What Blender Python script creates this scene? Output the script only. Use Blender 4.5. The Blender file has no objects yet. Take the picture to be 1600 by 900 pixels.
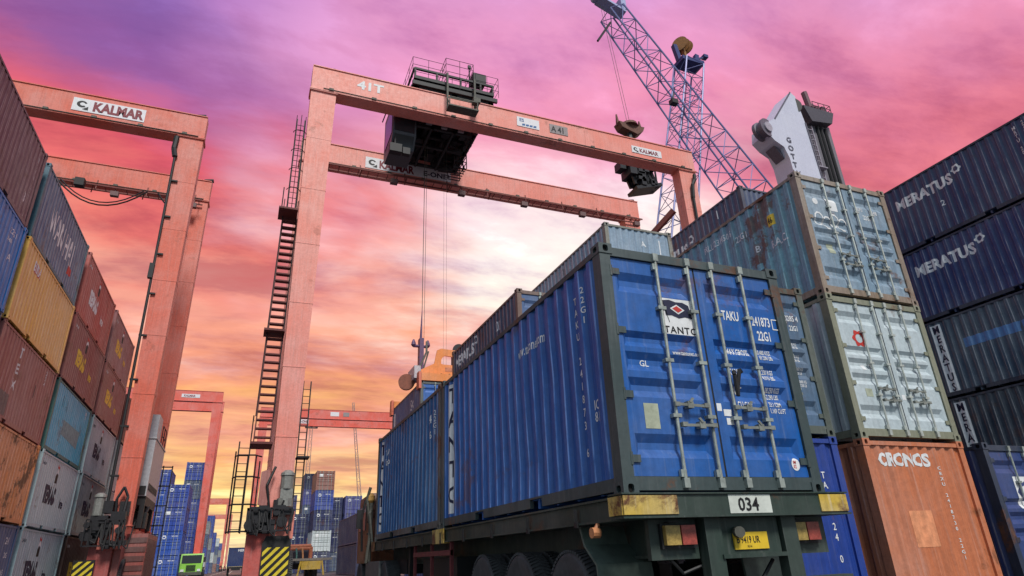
import bpy, bmesh, math, random
from mathutils import Vector, Matrix
random.seed(7)
S = bpy.context.scene
COL = S.collection

# ------------------------------------------------------------------ camera
YAW, PITCH, ROLL = math.radians(22.875), math.radians(23.103), math.radians(-2.427)
CAM = Vector((-3.2155, -5.1854, 1.0253))
fw = Vector((math.sin(YAW) * math.cos(PITCH), math.cos(YAW) * math.cos(PITCH), math.sin(PITCH)))
rt = Vector((math.cos(YAW), -math.sin(YAW), 0))
up = rt.cross(fw)
rt, up = (math.cos(ROLL) * rt + math.sin(ROLL) * up), (-math.sin(ROLL) * rt + math.cos(ROLL) * up)
cd = bpy.data.cameras.new('camera')
cam = bpy.data.objects.new('camera', cd); COL.objects.link(cam)
cam.matrix_world = Matrix(((rt.x, up.x, -fw.x, CAM.x), (rt.y, up.y, -fw.y, CAM.y), (rt.z, up.z, -fw.z, CAM.z), (0, 0, 0, 1)))
cd.sensor_width = 36; cd.lens = 981.54 / 1600 * 36; cd.clip_start = 0.05; cd.clip_end = 6000
S.camera = cam

# ------------------------------------------------------------------ sky and sun
def lin(r, g, b):
    f = lambda c: (c / 255 / 12.92) if c <= 10 else ((c / 255 + 0.055) / 1.055) ** 2.4
    return (f(r), f(g), f(b), 1)

KEY_EL, KEY_AZ = 50, 179        # soft key light added behind the camera to brighten near faces; sunset lies ahead
W = bpy.data.worlds.new('World'); S.world = W; W.use_nodes = True
nt = W.node_tree; nt.nodes.clear()
def wn(t, **k):
    n = nt.nodes.new(t)
    for a, v in k.items():
        if a.startswith('i_'): n.inputs[a[2:]].default_value = v
        else: setattr(n, a, v)
    return n
def wm(op, a, b=None, clamp=False):
    n = nt.nodes.new('ShaderNodeMath'); n.operation = op; n.use_clamp = clamp
    for i, v in enumerate((a, b)):
        if v is None: continue
        if isinstance(v, (int, float)): n.inputs[i].default_value = v
        else: nt.links.new(v, n.inputs[i])
    return n.outputs[0]
def wmix(f, a, b, mode='MIX'):
    n = nt.nodes.new('ShaderNodeMix'); n.data_type = 'RGBA'; n.blend_type = mode
    for i, v in ((0, f), (6, a), (7, b)):
        if isinstance(v, (int, float)): n.inputs[i].default_value = v
        elif isinstance(v, tuple): n.inputs[i].default_value = v
        else: nt.links.new(v, n.inputs[i])
    return n.outputs[2]
def ramp(tree, fac, stops, interp='LINEAR'):
    n = tree.nodes.new('ShaderNodeValToRGB'); e = n.color_ramp.elements; n.color_ramp.interpolation = interp
    while len(e) > 1: e.remove(e[-1])
    e[0].position = stops[0][0]; e[0].color = stops[0][1]
    for p, c in stops[1:]:
        q = e.new(p); q.color = c
    tree.links.new(fac, n.inputs[0])
    return n.outputs[0]
tc = wn('ShaderNodeTexCoord'); sep = wn('ShaderNodeSeparateXYZ'); nt.links.new(tc.outputs['Generated'], sep.inputs[0])
X, Y, Z = sep.outputs
zc = wm('MAXIMUM', Z, 0.0)
# cloud-sheet coordinates: directions projected on a high flat layer
den = wm('ADD', zc, 0.16)
comb = wn('ShaderNodeCombineXYZ')
nt.links.new(wm('DIVIDE', X, den), comb.inputs[0]); nt.links.new(wm('DIVIDE', Y, den), comb.inputs[1])
mp = wn('ShaderNodeMapping'); nt.links.new(comb.outputs[0], mp.inputs[0])
mp.inputs['Rotation'].default_value = (0, 0, math.radians(16)); mp.inputs['Scale'].default_value = (0.6, 1.35, 1)
mp.inputs['Location'].default_value = (1.3, 0.4, 0)
n1 = wn('ShaderNodeTexNoise', noise_dimensions='2D'); nt.links.new(mp.outputs[0], n1.inputs['Vector'])
n1.inputs['Scale'].default_value = 1.35; n1.inputs['Detail'].default_value = 9; n1.inputs['Roughness'].default_value = 0.6; n1.inputs['Distortion'].default_value = 0.08
n2 = wn('ShaderNodeTexNoise', noise_dimensions='2D'); nt.links.new(comb.outputs[0], n2.inputs['Vector'])
n2.inputs['Scale'].default_value = 0.9; n2.inputs['Detail'].default_value = 4; n2.inputs['Roughness'].default_value = 0.5
n3 = wn('ShaderNodeTexNoise', noise_dimensions='2D'); nt.links.new(mp.outputs[0], n3.inputs['Vector'])
n3.inputs['Scale'].default_value = 2.6; n3.inputs['Detail'].default_value = 10; n3.inputs['Roughness'].default_value = 0.62; n3.inputs['Distortion'].default_value = 0.15
nz1 = wm('SUBTRACT', n1.outputs[0], 0.5); nz2 = wm('SUBTRACT', n2.outputs[0], 0.5)
el = wm('ADD', wm('ADD', zc, wm('MULTIPLY', nz1, 0.36)), wm('MULTIPLY', nz2, 0.08))
RP = math.cos(YAW), -math.sin(YAW)
azr = wm('ADD', wm('MULTIPLY', X, RP[0]), wm('MULTIPLY', Y, RP[1])); azf = wm('ADD', wm('MULTIPLY', X, math.sin(YAW)), wm('MULTIPLY', Y, math.cos(YAW)))
az = wm('ADD', wm('ARCTAN2', azr, azf), wm('ADD', wm('MULTIPLY', nz2, 0.9), wm('MULTIPLY', nz1, 0.5)))
def smooth(v, a, b):
    n = nt.nodes.new('ShaderNodeMapRange'); n.interpolation_type = 'SMOOTHSTEP'; n.inputs['From Min'].default_value = a; n.inputs['From Max'].default_value = b
    nt.links.new(v, n.inputs['Value']); return n.outputs[0]
mid = ramp(nt, el, [
    (0.00, lin(254, 238, 190)), (0.08, lin(252, 222, 164)), (0.15, lin(248, 190, 138)), (0.22, lin(243, 164, 132)),
    (0.27, lin(244, 180, 168)), (0.33, lin(254, 238, 224)), (0.41, lin(255, 242, 236)), (0.48, lin(252, 224, 228)), (0.55, lin(245, 180, 198)),
    (0.615, lin(240, 148, 180)), (0.69, lin(236, 154, 196)), (0.80, lin(214, 148, 200)), (1.0, lin(168, 126, 184))])
lef = ramp(nt, el, [
    (0.00, lin(254, 232, 170)), (0.08, lin(250, 208, 132)), (0.16, lin(246, 176, 108)), (0.24, lin(241, 150, 110)),
    (0.33, lin(242, 160, 140)), (0.40, lin(238, 124, 112)), (0.48, lin(230, 98, 108)), (0.54, lin(206, 100, 134)),
    (0.61, lin(166, 100, 158)), (0.70, lin(150, 104, 168)), (0.82, lin(150, 110, 176)), (1.0, lin(140, 114, 178))])
rig = ramp(nt, el, [
    (0.00, lin(252, 222, 178)), (0.12, lin(248, 206, 168)), (0.24, lin(246, 204, 192)), (0.34, lin(238, 168, 164)),
    (0.43, lin(228, 120, 130)), (0.50, lin(230, 126, 146)), (0.58, lin(230, 138, 170)), (0.68, lin(222, 146, 190)),
    (0.82, lin(190, 134, 194)), (1.0, lin(160, 126, 184))])
sunset = wmix(smooth(az, -0.22, -0.52), mid, lef)
sunset = wmix(smooth(az, 0.20, 0.62), sunset, rig)
# darker and paler wisps inside the sheet
wisp = ramp(nt, n3.outputs[0], [(0.33, (0.70, 0.60, 0.74, 1)), (0.43, (0.90, 0.86, 0.92, 1)), (0.49, (1.0, 1.0, 1.0, 1)), (0.55, (1.05, 1.06, 1.05, 1)), (0.63, (1.16, 1.26, 1.22, 1))])
sunset = wmix(0.95, sunset, wmix(1.0, sunset, wisp, 'MULTIPLY'))
mauve = ramp(nt, wm('MULTIPLY', smooth(n2.outputs[0], 0.46, 0.66), smooth(zc, 0.42, 0.68)), [(0, (1, 1, 1, 1)), (1, (0.74, 0.70, 0.90, 1))])
sunset = wmix(1.0, sunset, mauve, 'MULTIPLY')
# away from the sunset the sheet is a cool grey lilac, as dusk is on its far side
aw = wm('ADD', wm('MULTIPLY', X, math.sin(YAW)), wm('MULTIPLY', Y, math.cos(YAW)))
tow = nt.nodes.new('ShaderNodeMapRange'); tow.inputs['From Min'].default_value = -0.35; tow.inputs['From Max'].default_value = 0.30
tow.interpolation_type = 'SMOOTHSTEP'
nt.links.new(aw, tow.inputs['Value'])
cool = wmix(1.0, (0.37, 0.47, 0.54, 1), wisp, 'MULTIPLY')
cloud = wmix(tow.outputs[0], cool, sunset)
sky = wn('ShaderNodeTexSky'); sky.sky_type = 'NISHITA'; sky.sun_disc = False
sky.sun_elevation = math.radians(KEY_EL); sky.sun_rotation = math.radians(KEY_AZ)
bgs = wn('ShaderNodeBackground'); bgs.inputs[1].default_value = 0.05
nt.links.new(sky.outputs[0], bgs.inputs[0])
bgc = wn('ShaderNodeBackground'); bgc.inputs[1].default_value = 1.10
nt.links.new(cloud, bgc.inputs[0])
ms = wn('ShaderNodeMixShader'); ms.inputs[0].default_value = 0.94     # the cloud sheet over the clear sky
nt.links.new(bgs.outputs[0], ms.inputs[1]); nt.links.new(bgc.outputs[0], ms.inputs[2])
wo = wn('ShaderNodeOutputWorld'); nt.links.new(ms.outputs[0], wo.inputs[0])

sl = bpy.data.lights.new('key_sun', 'SUN'); sl.energy = 3.2; sl.angle = math.radians(14); sl.color = (1.0, 0.95, 0.89)
so = bpy.data.objects.new('key_sun', sl); COL.objects.link(so)
sd = Vector((math.sin(math.radians(KEY_AZ)) * math.cos(math.radians(KEY_EL)), math.cos(math.radians(KEY_AZ)) * math.cos(math.radians(KEY_EL)), math.sin(math.radians(KEY_EL))))
so.rotation_euler = (-sd).to_track_quat('-Z', 'Y').to_euler(); so.location = (0, 0, 60)
vs = S.view_settings; S.display_settings.display_device = 'sRGB'
vs.view_transform = 'Standard'; vs.look = 'None'; vs.exposure = 0; vs.gamma = 1; vs.use_curve_mapping = False

# ------------------------------------------------------------------ materials
MATS = {}
def mat_base(name):
    m = bpy.data.materials.new(name); m.use_nodes = True
    t = m.node_tree; b = t.nodes['Principled BSDF']
    return m, t, b
def noise(t, vec, scale, detail=4, rough=0.55, dist=0.0):
    n = t.nodes.new('ShaderNodeTexNoise'); n.inputs['Scale'].default_value = scale; n.inputs['Detail'].default_value = detail
    n.inputs['Roughness'].default_value = rough; n.inputs['Distortion'].default_value = dist
    t.links.new(vec, n.inputs['Vector']); return n.outputs[0]
def tmix(t, f, a, b, mode='MIX'):
    n = t.nodes.new('ShaderNodeMix'); n.data_type = 'RGBA'; n.blend_type = mode
    for i, v in ((0, f), (6, a), (7, b)):
        if isinstance(v, (int, float, tuple)): n.inputs[i].default_value = v
        else: t.links.new(v, n.inputs[i])
    return n.outputs[2]
def tmath(t, op, a, b, clamp=False):
    n = t.nodes.new('ShaderNodeMath'); n.operation = op; n.use_clamp = clamp
    for i, v in enumerate((a, b)):
        if isinstance(v, (int, float)): n.inputs[i].default_value = v
        else: t.links.new(v, n.inputs[i])
    return n.outputs[0]
def mapped(t, src, scale):
    m = t.nodes.new('ShaderNodeMapping'); m.inputs['Scale'].default_value = scale; t.links.new(src, m.inputs[0]); return m.outputs[0]

def paint(rgb, wear=0.5, rust=0.3, rough=0.45, fade=None, key='', ridge=False):
    """Weathered steel paint: chalky patches, rain streaks, rust blooms and fine scratches."""
    k = ('paint', rgb, wear, rust, rough, fade, key, ridge)
    if k in MATS: return MATS[k]
    m, t, b = mat_base('paint_%d_%d_%d' % rgb)
    g = t.nodes.new('ShaderNodeNewGeometry'); P = g.outputs['Position']
    base = lin(*rgb)
    lum = 0.3 * base[0] + 0.59 * base[1] + 0.11 * base[2]
    fd = lin(*fade) if fade else tuple(min(1, base[i] * 0.55 + (lum * 0.6 + 0.10)) for i in range(3)) + (1,)
    dk = tuple(base[i] * 0.5 + lum * 0.10 for i in range(3)) + (1,)
    big = ramp(t, noise(t, P, 0.55, 5, 0.6, 0.4), [(0.40, (0, 0, 0, 1)), (0.68, (1, 1, 1, 1))])
    c = tmix(t, tmath(t, 'MULTIPLY', big, wear * 0.8), base, fd)
    st = ramp(t, noise(t, mapped(t, P, (9, 9, 0.45)), 1.0, 6, 0.65), [(0.46, (0, 0, 0, 1)), (0.70, (1, 1, 1, 1))])
    c = tmix(t, tmath(t, 'MULTIPLY', st, wear * 0.75), c, dk)
    st2 = ramp(t, noise(t, mapped(t, P, (23, 23, 0.8)), 1.0, 4, 0.6), [(0.56, (0, 0, 0, 1)), (0.66, (1, 1, 1, 1))])
    c = tmix(t, tmath(t, 'MULTIPLY', st2, wear * 0.5), c, fd)
    fine = ramp(t, noise(t, P, 14, 6, 0.7), [(0.30, (0.72, 0.72, 0.72, 1)), (0.62, (1.12, 1.12, 1.12, 1))])
    c = tmix(t, min(1, 0.35 + wear * 0.4), c, tmix(t, 1.0, c, fine, 'MULTIPLY'))
    if ridge:       # scuffed paint on proud rib edges, brightened to stand in for lit slopes
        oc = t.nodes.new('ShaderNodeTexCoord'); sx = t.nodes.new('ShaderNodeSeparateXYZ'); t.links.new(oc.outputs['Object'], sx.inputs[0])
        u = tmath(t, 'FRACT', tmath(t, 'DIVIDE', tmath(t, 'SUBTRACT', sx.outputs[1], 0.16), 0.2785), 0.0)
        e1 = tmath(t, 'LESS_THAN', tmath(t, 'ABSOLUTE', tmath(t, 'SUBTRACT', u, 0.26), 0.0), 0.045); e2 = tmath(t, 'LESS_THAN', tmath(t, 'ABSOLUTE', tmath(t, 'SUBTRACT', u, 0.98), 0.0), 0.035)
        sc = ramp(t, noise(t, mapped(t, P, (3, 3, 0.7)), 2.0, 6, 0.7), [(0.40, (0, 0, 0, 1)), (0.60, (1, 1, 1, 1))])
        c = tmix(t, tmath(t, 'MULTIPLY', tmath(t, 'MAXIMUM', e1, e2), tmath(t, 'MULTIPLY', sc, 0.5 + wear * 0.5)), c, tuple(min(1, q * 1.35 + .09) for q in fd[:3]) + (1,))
    rm = tmath(t, 'MULTIPLY', noise(t, P, 2.3, 8, 0.72, 0.3), noise(t, P, 0.7, 3, 0.5))
    hi = 0.40 - 0.11 * rust
    rmask = ramp(t, rm, [(hi - 0.04, (0, 0, 0, 1)), (hi + 0.015, (1, 1, 1, 1))])
    rustc = ramp(t, noise(t, P, 9, 5, 0.7), [(0.3, (0.045, 0.018, 0.009, 1)), (0.65, (0.17, 0.065, 0.025, 1))])
    c = tmix(t, tmath(t, 'MULTIPLY', rmask, min(1.0, rust * 1.6)), c, rustc)
    t.links.new(c, b.inputs['Base Color'])
    rr = tmath(t, 'ADD', tmath(t, 'MULTIPLY', noise(t, P, 5, 4), 0.35), rough - 0.12)
    t.links.new(rr, b.inputs['Roughness'])
    bp = t.nodes.new('ShaderNodeBump'); bp.inputs['Strength'].default_value = 0.35; bp.inputs['Distance'].default_value = 0.02
    hgt = tmath(t, 'ADD', tmath(t, 'MULTIPLY', noise(t, P, 3.2, 3, 0.5), 1.0), tmath(t, 'MULTIPLY', noise(t, P, 30, 3, 0.6), 0.06))
    t.links.new(hgt, bp.inputs['Height']); t.links.new(bp.outputs[0], b.inputs['Normal'])
    MATS[k] = m; return m

def plain(name, rgb, rough=0.6, metal=0.0, vary=0.35, bump=0.15, scale=9):
    k = ('plain', name)
    if k in MATS: return MATS[k]
    m, t, b = mat_base(name)
    g = t.nodes.new('ShaderNodeNewGeometry'); P = g.outputs['Position']
    base = lin(*rgb)
    v = ramp(t, noise(t, P, scale, 6, 0.65), [(0.28, (1 - vary,) * 3 + (1,)), (0.68, (1 + vary * 0.4,) * 3 + (1,))])
    c = tmix(t, 1.0, base, v, 'MULTIPLY')
    t.links.new(c, b.inputs['Base Color']); b.inputs['Roughness'].default_value = rough; b.inputs['Metallic'].default_value = metal
    if bump:
        bp = t.nodes.new('ShaderNodeBump'); bp.inputs['Strength'].default_value = bump; bp.inputs['Distance'].default_value = 0.01
        t.links.new(noise(t, P, scale * 3, 4), bp.inputs['Height']); t.links.new(bp.outputs[0], b.inputs['Normal'])
    MATS[k] = m; return m
def decal(name, rgb, wornto=0.25):
    """Stencilled or stuck-on print, chipped here and there."""
    k = ('decal', name)
    if k in MATS: return MATS[k]
    m, t, b = mat_base(name)
    g = t.nodes.new('ShaderNodeNewGeometry'); P = g.outputs['Position']
    base = lin(*rgb)
    v = ramp(t, noise(t, P, 6, 6, 0.7), [(0.25, (1 - wornto,) * 3 + (1,)), (0.6, (1, 1, 1, 1))])
    t.links.new(tmix(t, 1.0, base, v, 'MULTIPLY'), b.inputs['Base Color']); b.inputs['Roughness'].default_value = 0.6
    MATS[k] = m; return m

DARK = plain('black_steel', (30, 31, 34), 0.6, 0.0)
MACH = plain('greasy_machinery', (46, 46, 50), 0.5, 0.3)
GALV = plain('galvanised_pipe', (164, 172, 166), 0.45, 0.35, 0.5)
GRIME = plain('grimy_steel', (92, 92, 84), 0.7, 0.1, 0.5)
HANDLE = plain('worn_handle', (132, 136, 130), .55, .2, .5)
RUBBER = plain('tyre_rubber', (70, 72, 74), 0.8, 0, 0.4, 0.4)
SEAL = plain('door_gasket', (24, 26, 30), 0.8, 0, 0.2, 0)
HOLE = plain('casting_hole', (10, 10, 11), 0.9, 0, 0.1, 0)
WHITE = decal('white_print', (226, 228, 230)); NAVYP = decal('navy_print', (22, 26, 60)); BLACKP = decal('black_print', (20, 20, 24))
YELLOWP = decal('yellow_print', (232, 196, 62)); REDP = decal('red_print', (196, 52, 44)); GREYP = decal('grey_print', (120, 124, 126))
GLASS, tG, bG = mat_base('cab_glass'); bG.inputs['Base Color'].default_value = (0.02, 0.025, 0.03, 1); bG.inputs['Roughness'].default_value = 0.08

# ------------------------------------------------------------------ mesh helpers
# parts made of separate alike pieces: each piece becomes an object of its own
SPLIT = {'winch_housing', 'rope_drum', 'machinery', 'cover_plate', 'landing', 'stair_stringer', 'telescopic_beam', 'hoist_rope', 'bolt', 'grille', 'vent', 'boom_chord', 'mast_post',
         'lamp_panel', 'sheave', 'pipe', 'side_rail', 'main_beam', 'bumper_post', 'winch', 'undercarriage', 'hanger', 'skirt_panel', 'tool_box', 'guard_pipe', 'track', 'hose'}
class MB:
    def __init__(s): s.v = []; s.f = []; s.mi = []; s.cur = 0
    def add(s, vs, fs):
        o = len(s.v); s.v += [tuple(v) for v in vs]; s.f += [tuple(i + o for i in f) for f in fs]; s.mi += [s.cur] * len(fs); return s
    def box(s, x0, x1, y0, y1, z0, z1):
        return s.add([(x, y, z) for x in (x0, x1) for y in (y0, y1) for z in (z0, z1)],
                     [(0, 1, 3, 2), (4, 6, 7, 5), (0, 4, 5, 1), (2, 3, 7, 6), (0, 2, 6, 4), (1, 5, 7, 3)])
    def frame_of(s, p0, p1, upv=(0, 0, 1)):
        d = (Vector(p1) - Vector(p0)).normalized(); u = Vector(upv)
        if abs(d.dot(u)) > 0.98: u = Vector((0, 1, 0))
        a = d.cross(u).normalized(); return d, a, a.cross(d).normalized()
    def beam(s, p0, p1, w, h, w1=None, h1=None, upv=(0, 0, 1)):
        d, a, b = s.frame_of(p0, p1, upv); w1 = w if w1 is None else w1; h1 = h if h1 is None else h1
        vs = []
        for p, ww, hh in ((Vector(p0), w, h), (Vector(p1), w1, h1)):
            for i, j in ((-1, -1), (1, -1), (1, 1), (-1, 1)): vs.append(p + a * (i * ww / 2) + b * (j * hh / 2))
        return s.add(vs, [(3, 2, 1, 0), (4, 5, 6, 7), (0, 1, 5, 4), (1, 2, 6, 5), (2, 3, 7, 6), (3, 0, 4, 7)])
    def tube(s, p0, p1, r, n=8, r1=None, cap=True):
        d, a, b = s.frame_of(p0, p1); r1 = r if r1 is None else r1; vs = []
        for p, q in ((Vector(p0), r), (Vector(p1), r1)):
            for k in range(n):
                t = 2 * math.pi * k / n; vs.append(p + a * (q * math.cos(t)) + b * (q * math.sin(t)))
        fs = [(k, (k + 1) % n, n + (k + 1) % n, n + k) for k in range(n)]
        if cap: fs += [tuple(reversed(range(n))), tuple(range(n, 2 * n))]
        return s.add(vs, fs)
    def path(s, pts, r, n=6):
        for a, b in zip(pts, pts[1:]): s.tube(a, b, r, n)
        return s
    def lathe(s, c, axis, prof, n=24):
        c = Vector(c); d = Vector(axis).normalized(); u = Vector((0, 0, 1)) if abs(d.z) < .9 else Vector((1, 0, 0))
        a = d.cross(u).normalized(); b = d.cross(a); vs = []
        for (t, r) in prof:
            for k in range(n):
                q = 2 * math.pi * k / n; vs.append(c + d * t + a * (r * math.cos(q)) + b * (r * math.sin(q)))
        fs = []
        for i in range(len(prof) - 1):
            for k in range(n): fs.append((i * n + k, i * n + (k + 1) % n, (i + 1) * n + (k + 1) % n, (i + 1) * n + k))
        fs += [tuple(reversed(range(n))), tuple(range((len(prof) - 1) * n, len(prof) * n))]
        return s.add(vs, fs)
    def prism(s, poly, axis, t0, t1):
        """poly in the plane across axis ('x': (y,z), 'y': (x,z), 'z': (x,y))"""
        def P(p, t): return {'x': (t, p[0], p[1]), 'y': (p[0], t, p[1]), 'z': (p[0], p[1], t)}[axis]
        n = len(poly); vs = [P(p, t0) for p in poly] + [P(p, t1) for p in poly]
        return s.add(vs, [tuple(range(n)), tuple(reversed(range(n, 2 * n)))] + [(k, n + k, n + (k + 1) % n, (k + 1) % n) for k in range(n)])
    def mesh(s, name, recalc=True):
        me = bpy.data.meshes.new(name); me.from_pydata(s.v, [], s.f)
        if any(s.mi): me.polygons.foreach_set('material_index', s.mi)
        if recalc:
            bm = bmesh.new(); bm.from_mesh(me); bmesh.ops.recalc_face_normals(bm, faces=bm.faces); bm.to_mesh(me); bm.free()
        me.update(); return me
    def islands(s):
        par = list(range(len(s.v)))
        def fd(i):
            while par[i] != i: par[i] = par[par[i]]; i = par[i]
            return i
        for f in s.f:
            for i in f[1:]: par[fd(i)] = fd(f[0])
        g = {}
        for f, mi in zip(s.f, s.mi): g.setdefault(fd(f[0]), []).append((f, mi))
        out = []
        for fs in g.values():
            m = MB(); mp = {}
            for f, mi in fs:
                for i in f:
                    if i not in mp: mp[i] = len(m.v); m.v.append(s.v[i])
                m.f.append(tuple(mp[i] for i in f)); m.mi.append(mi)
            out.append(m)
        return out
    def build(s, name, mat, parent=None, smooth=False):
        if name in SPLIT:
            o = None
            for m in s.islands(): o = put(m.mesh(name), name, mat, parent, smooth=smooth)
            return o
        return put(s.mesh(name), name, mat, parent, smooth=smooth)

def put(me, name, mats, parent=None, loc=(0, 0, 0), rot=(0, 0, 0), scale=(1, 1, 1), smooth=False):
    o = bpy.data.objects.new(name, me); COL.objects.link(o)
    mats = mats if isinstance(mats, (list, tuple)) else [mats]
    while len(me.materials) < len(mats): me.materials.append(None)
    for i, m in enumerate(mats):
        o.material_slots[i].link = 'OBJECT'; o.material_slots[i].material = m
    if parent is not None:
        o.parent = parent
        if parent.type == 'EMPTY' or True: o.matrix_parent_inverse = Matrix()
    o.location = loc; o.rotation_euler = rot; o.scale = scale
    if smooth:
        for p in me.polygons: p.use_smooth = True
        try: me.set_sharp_from_angle(angle=math.radians(35))
        except Exception: pass
    return o
def thing(name, label, cat, loc=(0, 0, 0), group=None):
    o = bpy.data.objects.new(name, None); COL.objects.link(o); o.location = loc; o.empty_display_size = 0.3
    o['label'] = label; o['category'] = cat
    if group: o['group'] = group
    return o
def railing(pts, h=1.0, gap=1.1, r=0.025, rails=(0.5, 1.0)):
    m = MB()
    for a, b in zip(pts, pts[1:]):
        a, b = Vector(a), Vector(b); L = (b - a).length; n = max(1, round(L / gap))
        for k in range(n + 1):
            q = a.lerp(b, k / n); m.tube(q, q + Vector((0, 0, h)), r, 5)
        for f in rails: m.tube(a + Vector((0, 0, h * f)), b + Vector((0, 0, h * f)), r, 5)
    return m

# ------------------------------------------------------------------ surface print
HH = 2.591
PER, DEP = 0.2785, 0.036
EPER = 0.226
def corr(t, per=PER, dep=DEP, start=0.0):
    u = ((t - start) % per) / per
    if u < 0.26: return 0.0
    if u < 0.50: return dep * (u - 0.26) / 0.24
    if u < 0.76: return dep
    return dep * (1.0 - (u - 0.76) / 0.24)
def breaks(a, b, per=PER, start=0.0):
    r = []; k = math.floor((a - start) / per) - 1
    while True:
        for f in (0, 0.26, 0.50, 0.76):
            t = start + (k + f) * per
            if t > b: return r
            if t > a: r.append(t)
        k += 1
SIDE_IN, END_IN, DOOR_IN = 0.014, 0.018, 0.03
CH = [(2.17, .115), (1.54, .085), (1.30, .10), (1.03, .10), (.455, .115)]     # door channels: height, half height
DZ0, DZ1 = 0.17, 2.445
CH_D = 0.044
def chan_z(): return CH
def door_depth(x, z):
    ax = abs(x)
    if ax < 0.12 or ax > 1.02: return 0.0
    fx = min(1, (ax - 0.12) / 0.05, (1.02 - ax) / 0.05)
    for c, h in chan_z():
        d = abs(z - c)
        if d < h: return CH_D * fx * min(1, (h - d) / (h * 0.72))
    return 0.0
ZS = [0.15, 0.55, 1.0, 1.45, 1.9, 2.25, 2.50]
DENTS = {}
def dents(L, var):
    if (L, var) not in DENTS:
        r = random.Random(var * 31 + int(L)); DENTS[(L, var)] = [(r.uniform(.5, L - .5), r.uniform(.4, 2.2), r.uniform(.2, .55), r.uniform(-.008, .028) * (1 if var < 4 else .5)) for _ in range(11)]
    return DENTS[(L, var)]
def side_depth(y, z, L, var):
    """depth of the +x long side behind the frame plane, dents included (y in that wall's own direction)"""
    d = SIDE_IN + corr(y, PER, DEP if var < 4 else 0.019, 0.16)
    if var < 0: return d
    def at(zz): return 0.0 if zz < .2 or zz > 2.5 else sum(a * math.exp(-((y - dy) ** 2 + (zz - dz) ** 2) / r ** 2) for dy, dz, r, a in dents(L, var))
    for a, b in zip(ZS, ZS[1:]):
        if a <= z <= b: f = (z - a) / (b - a); return d + at(a) * (1 - f) + at(b) * f
    return d
VARS = {}
TXT = {}
def text_bm(s, h, squeeze=1.0, bold=0.0, align='LEFT', line=1.0, space=1.0):
    key = (s, bold, align, line, space)
    if key not in TXT:
        cu = bpy.data.curves.new('t', 'FONT'); cu.body = s; cu.size = 1.0; cu.offset = bold; cu.align_x = align; cu.space_line = line; cu.space_character = space
        cu.resolution_u = 2; cu.fill_mode = 'FRONT'
        ob = bpy.data.objects.new('t', cu); COL.objects.link(ob); bpy.context.view_layer.update()
        me = bpy.data.meshes.new_from_object(ob.evaluated_get(bpy.context.evaluated_depsgraph_get()))
        TXT[key] = ([v.co.to_2d().to_tuple() for v in me.vertices], [tuple(p.vertices) for p in me.polygons])
        bpy.data.objects.remove(ob); bpy.data.meshes.remove(me); bpy.data.curves.remove(cu)
    vs, fs = TXT[key]; k = h / 0.70; bm = bmesh.new()
    vv = [bm.verts.new((x * k * squeeze, y * k, 0)) for x, y in vs]
    for f in fs:
        try: bm.faces.new([vv[i] for i in f])
        except ValueError: pass
    return bm
def poly_bm(polys):
    bm = bmesh.new()
    for p in polys:
        bm.faces.new([bm.verts.new((x, y, 0)) for x, y in p])
    return bm
def ring_pts(cx, cy, r, n=14, r2=None):
    r2 = r2 or r
    return [(cx + r * math.cos(2 * math.pi * k / n), cy + r2 * math.sin(2 * math.pi * k / n)) for k in range(n)]
def flower_bm(cx, cy, r):
    """ring of petals (open ring with six round lobes)"""
    bm = bmesh.new(); n = 24
    o = [(cx + r * (1 + .16 * math.cos(6 * a)) * math.cos(a), cy + r * (1 + .16 * math.cos(6 * a)) * math.sin(a)) for a in [2 * math.pi * k / n for k in range(n)]]
    i = [(cx + r * .55 * math.cos(2 * math.pi * k / n), cy + r * .55 * math.sin(2 * math.pi * k / n)) for k in range(n)]
    ov = [bm.verts.new((*p, 0)) for p in o]; iv = [bm.verts.new((*p, 0)) for p in i]
    for k in range(n): bm.faces.new([ov[k], ov[(k + 1) % n], iv[(k + 1) % n], iv[k]])
    return bm
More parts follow.
